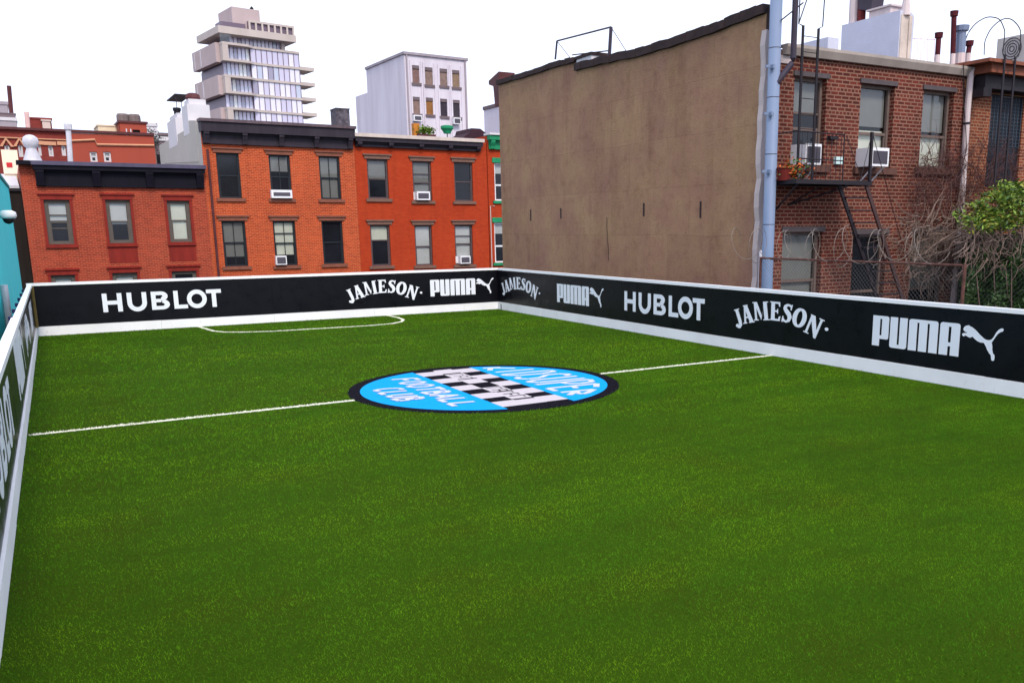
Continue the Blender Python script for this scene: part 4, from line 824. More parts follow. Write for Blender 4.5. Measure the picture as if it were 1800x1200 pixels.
# neighbour at the right edge
NB = Thing('brick_building', 'orange brick building with brown cornice and dark barred door at the right edge', 'building', BF, (xe + 3, 0, HZ))
zc = bq(1790, 124, -.5)[2]; nx = BF.at(1739, 117, -.55)[0]
hd = [bh((1744, 165), (1787, 330))]
NB.part('wall', wall_mb(xe + .01, xe + 9, HZ, zc - .1, hd), M['brick_next'])
NB.part('ochre_band', MB().box(nx - .1, xe + 9, -.02, -.001, bq(1770, 163, 0)[2], bq(1770, 148, 0)[2]), mat('ochre', S(168, 130, 80), .85, .15, 3))
mb = MB().box(nx, xe + 9, -.62, .3, zc - .14, zc + .06).box(nx - .28, xe + 9, -.75, .4, zc + .061, zc + .14)
NB.part('cornice', mb, mat('cornice_brown', S(140, 82, 62), .7, .2, 3, streak=True)); nb0 = bq(1730, 150, -.45)[0]; nb1 = bq(1733, 135, -.4)[0]
NB.part('bracket', MB().box(nb0, nb0 + .3, -.45, -.002, zc - .66, zc - .46), M['iron']); NB.part('soffit', MB().box(nb1, xe + 9, -.4, -.002, zc - .459, zc - .142), M['iron'])
NB.part('roof', MB().box(xe + .05, xe + 9, .41, 10, zc - .1, zc + .12), M['tar'])
h = hd[0]; D = NB.part('door', MB().box(h[0] + .003, h[1] - .003, .06, .11, h[2] + .003, h[3] - .003), mat('door_dark', S(34, 34, 44), .5, .15, 4))
mb = MB()
for k in range(10): x_ = h[0] + .04 + (h[1] - h[0] - .08) * k / 9; mb.box(x_ - .008, x_ + .008, .02, .035, h[2] + (h[3] - h[2]) * .45, h[3] - .05)
for k in range(14): z_ = h[2] + (h[3] - h[2]) * (.45 + .54 * k / 14); mb.box(h[0] + .03, h[1] - .03, .036, .045, z_, z_ + .012)
NB.part('grille', mb, mat('grille_grey', S(62, 78, 92), .5, .1, 6), D)
cx0 = BF.at(1836, 100, .6)[0]; cyf = BF.atx(1751, 100, cx0)[0]; czt = BF.atx(1775, 65, cx0)[1]
CN = Thing('condenser', 'grey air conditioning condenser with round fan grille on the roof at the right edge', 'condenser', BF, (cx0, 1, zc + .12))
CN.part('casing', MB().box(cx0, cx0 + .5, .6, cyf, zc + .13, czt), mat('condenser', S(182, 176, 172), .6, .08, 3))
fy, fz_ = BF.atx(1779, 86, cx0); mb = MB()
for rr_ in (.07, .14, .21, .28): mb.tube([(cx0 - .012, fy + rr_ * math.cos(t), fz_ + rr_ * math.sin(t)) for t in np.linspace(0, 2 * math.pi, 25)], .011, 5)
CN.part('fan_grille', mb, M['flue_dark'])
# wires on the brick front
single('cable', MB().tube([bq(1694, 112, -.2), bq(1694, 180, -.14), bq(1698, 235, -.19), bq(1699, 262, -.19), bq(1690, 300, -.19), bq(1681, 318, -.15)], .011, 5), M['iron'], 'thin black cable hanging down across the white downpipe', 'cable', BF, bq(1694, 112, -.2))

# ------------------------------------------------------------------ chain-link fence with razor wire beside the right board
FX, FZ = 11.2, 1.575
CF = Thing('chain_link_fence', 'rusty chain-link fence with razor wire behind the right-hand board', 'fence', WF, (FX, 9, HZ))
M['rail_rust'] = mat('rail_rust', S(104, 70, 62), .8, .3, 12)
CF.part('top_rail', MB().tube([(FX, 12.3, FZ), (FX, 8.05, FZ)], .02, 6), M['rail_rust'])
for y in (12.28, 8.05): CF.part('post', MB().tube([(FX, y, HZ), (FX, y, FZ + .02)], .026, 7), M['rail_rust'])
mb = MB(); hh = 1.3
for k in range(int(9.3 / .072) + 20):
    y = 12.28 - k * .072
    for s in (1, -1):
        a_, b_ = (y, FZ), (y + s * hh, FZ - hh); pts = [a_, b_]
        lo_y, hi_y = 8.05, 12.28
        if max(a_[0], b_[0]) < lo_y or min(a_[0], b_[0]) > hi_y: continue
        t0 = 0.0; t1 = 1.0
        if b_[0] > hi_y: t1 = (hi_y - a_[0]) / (b_[0] - a_[0])
        if b_[0] < lo_y: t1 = (lo_y - a_[0]) / (b_[0] - a_[0])
        if t1 <= .01: continue
        mb.tube([(FX + .003 * s, a_[0], a_[1]), (FX + .003 * s, a_[0] + (b_[0] - a_[0]) * t1, a_[1] + (b_[1] - a_[1]) * t1)], .0022, 3, False)
CF.part('wire_mesh', mb, mat('wire_grey', S(84, 82, 80), .6, .2, 8))
mb = MB(); pts = []; R_ = .27
for i in range(0, 24 * 13):
    a_ = i / 24 * 2 * math.pi; y = 12.95 - i / 24 * .34; jit = .06 * math.sin(i * .13)
    rr_ = R_ * (1 + .15 * math.sin(i * .041)); pts.append((FX + rr_ * math.cos(a_) * .7, y + .13 * math.sin(a_ * .5 + 1), FZ + .24 + jit * .5 + rr_ * math.sin(a_)))
mb.tube(pts, .0048, 4)
for i in range(0, len(pts), 3): p = np.array(pts[i]); d = rng.normal(size=3) * .02; mb.tube([p - d, p + d], [.001, .005], 3)
CF.part('razor_coil', mb, mat('razor', S(128, 116, 108), .5, .2, 10, spec=.5))

# ------------------------------------------------------------------ vines and ivy at the right
def world(px, py, Y): p = WF.at(px, py, Y); return np.array((p[0], Y, p[1]))
M['twig'] = mat('twig', S(138, 118, 108), .9, .25, 12); M['twig_dark'] = mat('twig_dark', S(96, 66, 64), .9, .25, 12)
def twigs(mb, n, area, Y, length, r, drop=0, jit=.35, steps=6):
    for _ in range(n):
        p = world(random.uniform(*area[:2]), random.uniform(*area[2:]), random.uniform(*Y)); a = random.uniform(0, 2 * math.pi); pts = [p]; l = random.uniform(.4, 1) * length / steps
        for k in range(steps):
            a += random.gauss(0, jit); pts.append(pts[-1] + np.array((math.cos(a) * l, random.gauss(0, .03), math.sin(a) * l * (1 if not drop else .5) - drop * l)))
        mb.tube(pts, [r * (1 - .75 * k / steps) for k in range(steps + 1)], 4, False)
BV = Thing('bare_vine', 'tangle of bare vine twigs climbing the brick around the white downpipe', 'vine', WF, tuple(world(1690, 545, 14.2)))
mb = MB(); twigs(mb, 620, (1612, 1790, 262, 400), (14.1, 14.42), 1.0, .009, steps=7); BV.part('twigs', mb, M['twig_dark'])
mb = MB(); twigs(mb, 330, (1590, 1780, 380, 490), (13.7, 14.35), 1.3, .012); twigs(mb, 45, (1550, 1640, 395, 480), (13.9, 14.3), .9, .009); twigs(mb, 120, (1690, 1830, 400, 470), (12.4, 13.2), .8, .012, drop=.6); BV.part('twigs', mb, M['twig'])
mb = MB()
for k in range(10):
    a_ = world(1590 + k * 6, 470 - k * 7, 14.1); b_ = world(1700 + k * 14, 395 + (k % 4) * 9, 13.6); mb.tube([a_, (a_ + b_) / 2 + np.array((0, -.1, random.uniform(-.15, .15))), b_], [.008, .02, .012], 5)
for k in range(9): t0 = random.uniform(0, 6); mb.tube([BF.o + BF.ex * (dpt(1690 - j * .4, 330 + j * 24)[0] + .1 * math.cos(t0 + j)) + BF.ey * (-.1 - .1 * abs(math.sin(t0 + j))) + np.array((0, 0, dpt(1690, 330 + j * 24)[2])) for j in range(9)], .008, 4)
BV.part('stem', mb, M['twig'])
VS = Thing('leafy_vine', 'bright green leafy vine crown spilling over hanging grey stems at the right edge', 'vine', WF, tuple(world(1770, 545, 12.9)))
mb = MB()
for k in range(46):
    px = random.uniform(1695, 1850); p = world(px, random.uniform(385, 410), random.uniform(12.3, 12.9)); pts = [p]; a = random.gauss(0, .5)
    for j in range(7): a += random.gauss(0, .35); pts.append(pts[-1] + np.array((math.sin(a) * .12, random.gauss(0, .03), -.13 * abs(math.cos(a)) + (.07 if j > 4 and k % 3 == 0 else 0))))
    mb.tube(pts, [.022 * random.uniform(.5, 1.2) * (1 - .6 * j / 7) for j in range(8)], 5)
for k in range(5): mb.tube([world(1720 + k * 28, 415 + k * 2, 12.8), world(1716 + k * 31, 480, 12.9), world(1724 + k * 27, 560, 13.0), world(1722 + k * 28, 640, 13.0)], .016, 5)
VS.part('stems', mb, M['twig'])
cl = [(x, y - 1, a, b) for x, y, a, b in [(1712, 392, 24, 12), (1735, 378, 34, 16), (1770, 368, 40, 20), (1810, 362, 40, 26), (1750, 345, 22, 12), (1790, 340, 34, 12), (1830, 345, 30, 20), (1690, 380, 8, 6), (1728, 398, 20, 8), (1760, 392, 24, 8), (1765, 330, 12, 5), (1722, 362, 12, 8), (1745, 398, 30, 8), (1795, 395, 34, 12), (1830, 375, 30, 22), (1775, 352, 30, 16), (1800, 330, 26, 8)]]
CC = []
for px, py, sx_, sy_ in cl:
    for _ in range(max(5, int(sx_ * .8))): 
        g_ = world(px + random.gauss(0, sx_ * .5), py + random.gauss(0, sy_ * .5), random.uniform(12.1, 13.2)); k = random.randint(10, 22); CC.append(g_ + rng.normal(size=(k, 3)) * np.array((.09, .09, .05)))
CC = np.vstack(CC); n = len(CC); tt = np.array((.13, .21, .02)) * rng.uniform(.45, 1.35, (n, 1)); dk_ = rng.random(n) < .26; tt[dk_] = np.array((.035, .085, .012)) * rng.uniform(.5, 1.3, (dk_.sum(), 1)); yl_ = rng.random(n) < .16; tt[yl_] = np.array((.26, .25, .03)) * rng.uniform(.7, 1.2, (yl_.sum(), 1))
V, Tn = leaf_soup(CC, rng.uniform(.028, .075, n), tt, .6); soup_part(VS, 'foliage', V, Tn)
IV = Thing('ivy', 'dark green ivy covering the wall below the hanging vine stems', 'ivy', WF, tuple(world(1760, 548, 13.6)))
n = 15000; A_ = np.stack([rng.uniform(1688, 1870, n), rng.uniform(430, 640, n)], 1); A_ = A_[(A_[:, 1] > 440 + 26 * np.sin(A_[:, 0] * .09) + 12 * np.sin(A_[:, 0] * .31) - (A_[:, 0] > 1740) * 20) & (A_[:, 0] > 1692 + 10 * np.sin(A_[:, 1] * .2))]
CC = np.array([world(x, y, 13.2 + .28 * math.sin(x * .11 + y * .05) + random.uniform(-.2, .3)) for x, y in A_]); n = len(CC)
tt = np.array((.024, .062, .012)) * rng.uniform(.3, 1.8, (n, 1)); V, Tn = leaf_soup(CC, rng.uniform(.035, .07, n), tt, .7); soup_part(IV, 'foliage', V, Tn)
g0, g1 = world(1690, 435, 13.75), world(1900, 435, 13.75)
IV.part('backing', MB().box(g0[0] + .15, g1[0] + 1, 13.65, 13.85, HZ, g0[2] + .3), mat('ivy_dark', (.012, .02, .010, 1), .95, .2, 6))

# ------------------------------------------------------------------ turquoise building at the left edge and the dark gap
M['turq'] = mat('turq', S(60, 225, 228), .6, .07, 1.5, c2=S(48, 205, 210), streak=True)
TX = -.8; ty, tz = WF.atx(18, 335, TX); ty2 = WF.atx(30, 440, TX)[0]
TQ = Thing('turquoise_building', 'turquoise painted building cut off by the left edge', 'building', WF, (TX - 2, 20, HZ))
TQ.part('wall', MB().box(TX - 9, TX, 15.5, ty2, HZ, tz), M['turq'])
TQ.part('coping', MB().box(TX - 9, TX + .03, 15.45, ty2 + .05, tz + .001, tz + .09), mat('turq_dark', S(30, 140, 140), .6, .1, 2))
py_, pz_ = WF.atx(11, 540, TX + .06); TQ.part('pipe', MB().tube([(TX + .07, py_, HZ), (TX + .07, py_, WF.atx(6, 500, TX + .06)[1])], .06, 8), M['galv'])
ly, lz = WF.atx(4, 380, TX + .1)
SCm = Thing('security_camera', 'white dome security camera on the turquoise wall', 'camera', WF, (TX, ly, lz))
SCm.part('mount', MB().tube([(TX, ly, lz + .02), (TX + .2, ly, lz + .02)], .05, 8), M['ac']); SCm.part('housing', MB().lathe(TX + .2, ly, [(.13, lz - .05), (.16, lz), (.15, lz + .08), (.08, lz + .12)], 14), M['ac'], smooth=True)
SCm.part('dome', MB().lathe(TX + .2, ly, [(.02, lz - .16), (.08, lz - .13), (.11, lz - .051)], 14), M['dark'], smooth=True)
a = HF.at(12, 336, 1.5); b = HF.at(47, 400, 1.5)
DG = Thing('dark_building', 'almost black narrow building in the gap left of the low red rowhouse', 'building', HF, (a[0], 1.5, HZ))
DG.part('wall', MB().box(a[0] - 9, HF.at(47, 400)[0] - .02, 1.5, 12, HZ, a[1]), mat('near_black', S(44, 36, 32), .9, .3, 2, streak=True))  # near-black brown wall colour, streaked downwards
DG.part('coping', MB().box(a[0] - 9, HF.at(47, 400)[0] - .03, 1.4, 1.9, a[1] + .001, a[1] + .12), M['iron'])
mb = MB()
z_ = a[1] + .13
for k in range(26): x_ = a[0] - 7 + k * .32; mb.prism([(x_, z_), (x_ + .16, z_ + .05), (x_ + .32, z_), (x_ + .32, z_ + .03), (x_ + .16, z_ + .08), (x_, z_ + .03)], 2.2, 9, 'y')
rz_ = HF.at(20, 303, 6)[1]
DG.part('roof', MB().prism([(2.0, z_ + .01), (9.5, rz_), (9.5, rz_ + .1), (2.0, z_ + .12)], a[0] - 8, HF.at(47, 400)[0] - .05, 'x'), M['galv'])
a = HF.at(6, 298, 8.2); b = HF.at(30, 264, 8.2)
PB = Thing('rooftop_panel', 'cream panel with a red square standing behind the metal roof', 'panel', HF, (a[0], 8.2, a[1] - .6))
PB.part('face', MB().box(a[0], b[0], 8.2, 8.3, a[1] - 1.2, b[1]).box(a[0], HF.at(31, 284, 8.2)[0] + .1, 8.12, 8.19, a[1] - .2, HF.at(20, 283, 8.1)[1]), mat('cream_panel', S(232, 215, 190), .7, .06, 3))
p, q = HF.at(12, 294, 8.1), HF.at(21, 286, 8.1); PB.part('red_square', MB().box(p[0], q[0], 8.09, 8.118, p[1], q[1]), mat('red_square', S(195, 45, 50), .6, .1, 3))

# ------------------------------------------------------------------ red building behind the low house
BG = Frame(0, 68, 1.5); bgz = -7.2
M['brick_far'] = brick('brick_far', S(140, 54, 48), S(126, 46, 42), S(150, 80, 70), mo=.008, bmp=0, stain=.25); M['paint_far'] = mat('paint_far', S(158, 72, 56), .8, .08, .5, streak=True)
M['tan_far'] = mat('tan_far', S(160, 112, 82), .85, .15, 1); M['terra'] = mat('terra', S(205, 150, 118), .8, .1, 2)
xL = BG.at(-60, 250)[0]; xm = BG.at(118, 240)[0]; xR = BG.at(271.5, 260)[0]; ztL = BG.at(60, 230)[1]; 
RB = Thing('red_building', 'long red building with arched windows and smooth painted end behind the low rowhouse', 'building', BG, (xm, 0, bgz))
def bgh(a, b): return hole(BG, a, b)
wl = [bgh((7, 255), (19, 276)), bgh((31, 255), (42, 276)), bgh((66, 255), (74, 274)), bgh((84, 256), (95, 275)), bgh((107, 256), (117, 274))]
wr = [bgh((157, 267), (172, 285)), bgh((181, 267), (196, 285))]
RB.part('wall', wall_mb(xL, xm, bgz, ztL, wl, depth=.3), M['brick_far']); RB.part('painted_wall', wall_mb(xm + .001, xR, bgz, ztL - .05, wr, y=-.12, depth=.3), M['paint_far'])
RB.part('side_wall', MB().quad((xR, -.12, bgz), (xR, 14, bgz), (xR, 14, ztL - .05), (xR, -.12, ztL - .05)), M['paint_far'])
RB.part('roof', MB().box(xL, xR, .4, 14, ztL - .6, ztL - .3), M['roof']); RB.part('coping', MB().box(xL, xR + .05, -.22, .4, ztL + .001, ztL + .16), M['pipe_brown'])
RB.part('band', MB().box(xL, xm, -.08, -.001, BG.at(60, 279)[1], BG.at(60, 245)[1] - .05).v and MB().box(xL, xm, -.12, -.001, BG.at(60, 245)[1], BG.at(60, 243)[1]), M['terra'])
for h in wl + wr:
    y = 0 if h in wl else -.12
    window(RB, h, M['white_wall'], y=y, fw=.09, blind=.5, rail=.5)
for h in wl:
    cx_ = (h[0] + h[1]) / 2; w_ = (h[1] - h[0]) / 2 + .2
    if h in wl[:2]: RB.part('arch', MB().prism([(cx_ - w_ - .05, h[3] - .1), (cx_ - w_ + .12, h[3] - .1), (cx_, h[3] + .3), (cx_ + w_ - .12, h[3] - .1), (cx_ + w_ + .05, h[3] - .1), (cx_, h[3] + .46)], -.12, -.001, 'y'), M['terra'])
    else: RB.part('arch', MB().box(h[0] - .2, h[1] + .2, -.1, -.001, h[3] + .02, h[3] + .25), M['terra'])
for k in range(len(wl) - 1): 
    xa_, xb2 = wl[k][1] + .12, wl[k + 1][0] - .12
    if xb2 - xa_ > .3: RB.part('pilaster', MB().box(xa_ + .1 * (xb2 - xa_), xb2 - .1 * (xb2 - xa_), -.09, -.001, BG.at(60, 282)[1] - 1, h[3] + .4), M['tan_far'])
p, q = BG.at(118, 251, -.13), BG.at(271, 256, -.13); RB.part('pipe_line', MB().tube([(p[0], -.19, p[1] + .1), (p[0] + 1.6, -.19, p[1] + .25), (p[0] + 1.7, -.19, p[1] - .05), (q[0], -.19, q[1])], .07, 5), M['terra'])
s = lambda px, py, y=3: BG.at(px, py, y)
def roofbox(name, label, cat, a, b, dep, m, y=3, drop=1.5, fr=BG):
    p, q = fr.at(*a, y), fr.at(*b, y); return single(name, MB().box(p[0], q[0], y, y + dep, p[1] - drop, q[1]).box(p[0] - .06, q[0] + .06, y - .06, y + dep + .06, q[1] + .001, q[1] + .1), m, label, cat, fr, ((p[0] + q[0]) / 2, y, p[1] - drop))
p, q = s(213, 245), s(257, 218)
BK = Thing('bulkhead', 'red rooftop bulkhead with a dark window carrying two round tanks', 'bulkhead', BG, ((p[0] + q[0]) / 2, 3, p[1] - 1.2))
bh_ = hole(BG, (233, 228), (247, 239.5), 3); BK.part('wall', wall_mb(p[0], q[0], p[1] - 1.5, q[1], [bh_], y=3), M['paint_far']); BK.part('side_wall', MB().box(p[0], q[0], 3.3, 6, p[1] - 1.5, q[1]), M['paint_far'])
BK.part('coping', MB().box(p[0] - .1, q[0] + .1, 2.9, 6.1, q[1] + .001, q[1] + .14), M['pipe_brown']); BK.part('window', MB().box(bh_[0], bh_[1], 3.12, 3.18, bh_[2], bh_[3]), M['dark']); BK.part('ladder', MB().box(p[0] + .35, p[0] + .42, 2.9, 2.97, p[1] - .5, q[1] - .4).box(p[0] + .62, p[0] + .69, 2.9, 2.97, p[1] - .5, q[1] - .4), M['white_wall'])
M['tank'] = mat('tank', S(120, 106, 104), .8, .2, 4, streak=True)
for px, lb_ in ((218, 'left of two grey round water tanks on the red bulkhead'), (238, 'right of two grey round water tanks on the red bulkhead')):
    a = s(px, 213, 4); tz_ = s(px, 199 if px < 230 else 200, 4)[1]; r_ = .42
    TK = Thing('water_tank', lb_, 'water tank', BG, (a[0], 4.5, q[1] + .14), 'water tanks on the red bulkhead')
    TK.part('legs', MB().tube([(a[0] - .3, 4.2, q[1] + .15), (a[0] - .3, 4.2, a[1])], .07, 5).tube([(a[0] + .3, 4.2, q[1] + .15), (a[0] + .3, 4.2, a[1])], .07, 5).tube([(a[0], 5.0, q[1] + .15), (a[0], 5, a[1])], .07, 5), M['iron'])
    TK.part('barrel', MB().lathe(a[0], 4.5, [(r_, a[1] - .05), (r_ * .97, tz_ - .12), (r_ * .8, tz_), (.05, tz_ + .02)], 16), M['tank'])
roofbox('roof_unit', 'pale cream roof box left of the red bulkhead', 'roof box', (174, 240), (209, 223), 3, mat('cream_box', S(226, 206, 176), .7, .08, 2), y=5)
roofbox('shed', 'small dark red rooftop shed with a pale door panel', 'shed', (55, 232), (90, 210.5), 3, M['brick_far'], y=4)
roofbox('shed_door', 'pale grey door panel on the small dark red rooftop shed', 'door', (76, 231), (88, 213.5), .1, mat('door_pale', S(205, 185, 175), .7, .08, 2), y=3.8, drop=.1)
a = s(49, 232, 3); b = s(46.5, 197, 3); single('vent_pipe', MB().tube([(a[0], 3, a[1] - 1), (b[0], 3, b[1])], .14, 8), mat('pipe_pink', S(220, 180, 175), .6, .1, 3), 'tall pinkish vent pipe beside the small dark red shed', 'vent pipe', BG, (a[0], 3, a[1] - 1))
# greyer blocks further back
FB2 = Frame(0, 120, 1.5)
def block(label, a, b, y, dep, m, fr, rows=0, cols=0, name='building', capm=None):
    p, q = fr.at(*a, y), fr.at(*b, y); T = Thing(name, label, 'building', fr, ((p[0] + q[0]) / 2, y, HZ)); x0, x1 = min(p[0], q[0]), max(p[0], q[0]); z1 = q[1]
    T.part('walls', MB().box(x0, x1, y, y + dep, HZ, z1), m); T.part('parapet', MB().box(x0 - .1, x1 + .1, y - .1, y + dep + .1, z1 + .001, z1 + .35), capm or m)
    for r_ in range(rows):
        for c_ in range(cols):
            w_ = (x1 - x0) / cols; xa = x0 + w_ * (c_ + .3); zz = z1 - 1.2 - r_ * 3; T.part('window', MB().box(xa, xa + w_ * .4, y - .03, y - .001, zz - 1.5, zz), M['dark'])
    return T
M['grey_far'] = mat('grey_far', S(160, 150, 158), .85, .12, .5, streak=True); M['grey_dark'] = mat('grey_dark', S(112, 98, 102), .85, .15, .5, streak=True)
block('grey flat building with a white roof edge at the far left behind the red one', (-80, 260), (29, 213), 0, 14, M['grey_far'], FB2, capm=M['white_wall'])
block('small grey rooftop house with sloping shoulder at the far left edge', (-60, 215), (13, 184.5), 4, 8, M['grey_far'], FB2)
roofbox('roof_box', 'low dark box on the far grey roof at the left', 'roof box', (0, 207), (27, 201), 2, M['grey_dark'], y=1, fr=FB2)
a = FB2.at(20.5, 212, 2); b = FB2.at(20, 184, 2); single('mast', MB().tube([(a[0], 2, a[1] - 1), (b[0], 2, b[1] + 2)], .25, 6).tube([(b[0], 2, b[1] + 2), (b[0], 2, b[1])], .08, 5), M['pipe_brown'], 'thin dark mast on the far left grey roof', 'mast', FB2, (a[0], 2, a[1] - 1))
block('dark grey building with pale band between the red building and the white chimneys', (272, 300), (345, 250), 0, 12, M['grey_dark'], Frame(0, 90, 1.5), rows=3, cols=4, capm=M['white_wall'])
block('pale grey building just right of the red bulkhead', (257, 260), (276, 222.5), 0, 10, M['white_wall'], Frame(0, 110, 1.5))
block('far brown rooftop structure beside the pale grey building', (264, 262), (300, 239), 0, 10, M['grey_dark'], Frame(0, 130, 1.5), rows=1, cols=3)
# tree on the far roof
a = Frame(0, 88, 1.5).at(269, 248); c0 = np.array((a[0], 88, a[1]))
TRf = Thing('roof_tree', 'small dark tree on a roof right of the red bulkhead', 'tree', WF, (c0[0], c0[1], c0[2] - 3))
TRf.part('trunk', MB().tube([c0 - (0, 0, 3), c0 - (0, 0, .5)], [.15, .08], 6), M['twig'])
n = 500; C_ = c0 + rng.normal(size=(n, 3)) * np.array((.32, .32, .5)); V, Tn = leaf_soup(C_, rng.uniform(.07, .15, n), np.array((.05, .055, .05)) * rng.uniform(.5, 1.4, (n, 1))); soup_part(TRf, 'crown', V, Tn)

# ------------------------------------------------------------------ white building behind the painted house
p = CAM + ray(713, 160) * (100 / ray(713, 160)[1]); WB = Frame(p[0], p[1], 3.2)
M['white_b'] = mat('white_b', S(212, 206, 216), .85, .07, .5, c2=S(190, 182, 192), streak=True)
xr = WB.at(822, 170)[0]; yl_ = WB.atx(645, 150, 0)[0]; yl2 = WB.atx(626.5, 200, 0)[0]; zt = WB.at(714, 96)[1]; z2 = WB.atx(640, 165, 0)[1]
WT = Thing('white_building', 'plain white building with eight narrow boarded windows behind the painted orange house', 'building', WB, (xr / 2, 0, HZ))
H1 = [hole(WB, a, b) for a, b in (((724, 114.5), (738, 146.5)), ((746.5, 118), (761.5, 150)), ((772.5, 120.5), (787, 151.5)), ((794.5, 123), (808.5, 154)), ((725.5, 170), (739, 200.5)), ((748.5, 171.5), (762, 202)), ((773.5, 173.5), (787, 205)), ((796, 175.5), (809, 206.5)))]
WT.part('front_wall', wall_mb(0, xr, HZ, zt, H1, depth=.35), M['white_b'])
WT.part('side_wall', MB().quad((0, 0, HZ), (0, 0, zt), (0, yl_, zt), (0, yl_, HZ)).quad((xr, 0, HZ), (xr, yl_, HZ), (xr, yl_, zt), (xr, 0, zt)).quad((0, yl_, HZ), (0, yl_, zt), (xr, yl_, zt), (xr, yl_, HZ)), M['white_b'])
WT.part('annex', MB().box(0, xr, yl_ + .01, yl2, HZ, z2), M['white_b']); WT.part('roof', MB().box(.05, xr - .05, .05, yl_ - .05, zt - .5, zt - .3), M['roof'])
WT.part('coping', MB().box(-.15, xr + .15, -.2, .3, zt + .001, zt + .28).box(-.15, .3, .301, yl_ + .1, zt + .001, zt + .28), M['grey_far'])
for x_ in (.25, xr - .25): WT.part('corner_pipe', MB().box(x_ - .08, x_ + .08, -.15, -.001, HZ, zt), M['grey_far'])
cm = [mat('board_' + str(i), S(*c), .85, .2, 4) for i, c in enumerate(((132, 104, 98), (138, 116, 106), (138, 116, 108), (142, 118, 98), (138, 114, 106), (150, 104, 60), (62, 54, 64), (64, 58, 66)))]
for i, h in enumerate(H1):
    W = T = WT.part('window', MB().box(h[0], h[1], .12, .16, h[2], h[3]), cm[i]); WT.part('sill', MB().box(h[0] - .18, h[1] + .18, -.12, .1, h[2] - .3, h[2] - .002), M['grey_dark'], W)
    WT.part('head', MB().box(h[0] + .01, h[1] - .01, .02, .119, h[3] - .35, h[3] - .003), M['grey_dark'], W)
    for xx in (h[0] - .28, h[1] + .14): 
        if i < 4: WT.part('pilaster', MB().box(xx, xx + .14, -.09, -.001, HZ, h[3] + .5), M['white_b'])
for i, (a, b) in enumerate((((728, 212.5), (742, 203)), ((798, 218), (810, 207.5)))):
    h = hole(WB, a, b, -.6); ac_unit(WB, h, -.002, ('white air conditioner box below the lower left window of the white building', 'white air conditioner box below the lower right window of the white building')[i], 'air conditioners on the white building', .6)
for i, (px, py, w_, hgt_, m_, nm, lb_) in enumerate(((733, 228, 1.2, 1.9, mat('orange_box', S(190, 120, 45), .7, .1, 3), 'crate', 'orange crate on the roof below the white building'), )):
    a = HF.at(px, 232, 9); single(nm, MB().box(a[0] - .18, a[0] + .18, 9, 9.4, a[1] - .6, HF.at(px, 217, 9)[1]).box(a[0] - .22, a[0] + .22, 8.95, 9.45, a[1] - .6, a[1] - .3), m_, lb_, 'crate', HF, (a[0], 9, a[1] - .6))
a = HF.at(748, 229, 9); PT = Thing('potted_plant', 'row of bright green plants on the roof below the white building', 'plant', HF, (a[0], 9, a[1] - .8))
PT.part('planter', MB().prism([(a[0] - .55, a[1] - .8), (a[0] + .55, a[1] - .8), (a[0] + .6, a[1] - .25), (a[0] - .6, a[1] - .25)], 8.8, 9.3, 'y'), M['pipe_brown'])
n = 420; c0 = np.array(HF.o + HF.ex * a[0] + HF.ey * 9 + np.array((0, 0, a[1] - .02))); C_ = c0 + rng.normal(size=(n, 3)) * np.array((.28, .15, .11)); V, Tn = leaf_soup(C_, rng.uniform(.07, .14, n), np.array((.12, .2, .02)) * rng.uniform(.5, 1.4, (n, 1))); soup_part(PT, 'foliage', V, Tn)
a = HF.at(786, 232, 9); b = HF.at(786, 220.5, 9)
UM = Thing('patio_umbrella', 'green folded patio umbrella on the roof below the white building', 'umbrella', HF, (a[0], 9, a[1] - 1))
UM.part('pole', MB().tube([(a[0], 9, a[1] - 1), (a[0], 9, b[1])], .03, 6), M['iron']); UM.part('canopy', MB().lathe(a[0], 9, [(.22, a[1] - .1), (.28, a[1] + .05), (.4, b[1] - .2), (.4, b[1] - .05), (.2, b[1])], 12), M['green_paint'])
a = Frame(0, 84, 1.5)
block('pale lilac building with dark roof edge behind the green trimmed house', (887, 300), (925, 188.5), 0, 4.4, M['white_b'], a, capm=M['grey_dark'])

# ------------------------------------------------------------------ glass tower far away
p = CAM + ray(393.5, 150) * (190 / ray(393.5, 150)[1]); TF = Frame(p[0], p[1], 9)
Lf = TF.at(526, 120)[0]; yL = TF.atx(346.5, 100, 0)[0]; zs5 = [TF.at(393.5, y)[1] for y in (76, 104.5, 132.5, 161, 189)]; st = (zs5[0] - zs5[-1]) / 4
M['tower_conc'] = mat('tower_conc', S(192, 180, 174), .8, .1, .3, streak=True, bmp=0); M['tower_pink'] = mat('tower_pink', S(182, 164, 164), .8, .06, .3, bmp=0); M['tower_dark'] = mat('tower_dark', S(110, 96, 112), .4, .1, .5, bmp=0)
m, t, b = nodes('tower_glass'); at_ = N(t, 'VertexColor', layer_name='tint'); t.links.new(at_.outputs['Color'], b.inputs['Base Color']); b.inputs['Roughness'].default_value = .08; b.inputs['Specular IOR Level'].default_value = .9; M['tower_glass'] = m
GT = Thing('glass_tower', 'tall modern apartment tower with glass bands and jutting balconies behind the rowhouses', 'building', TF, (Lf / 2, 5, HZ))
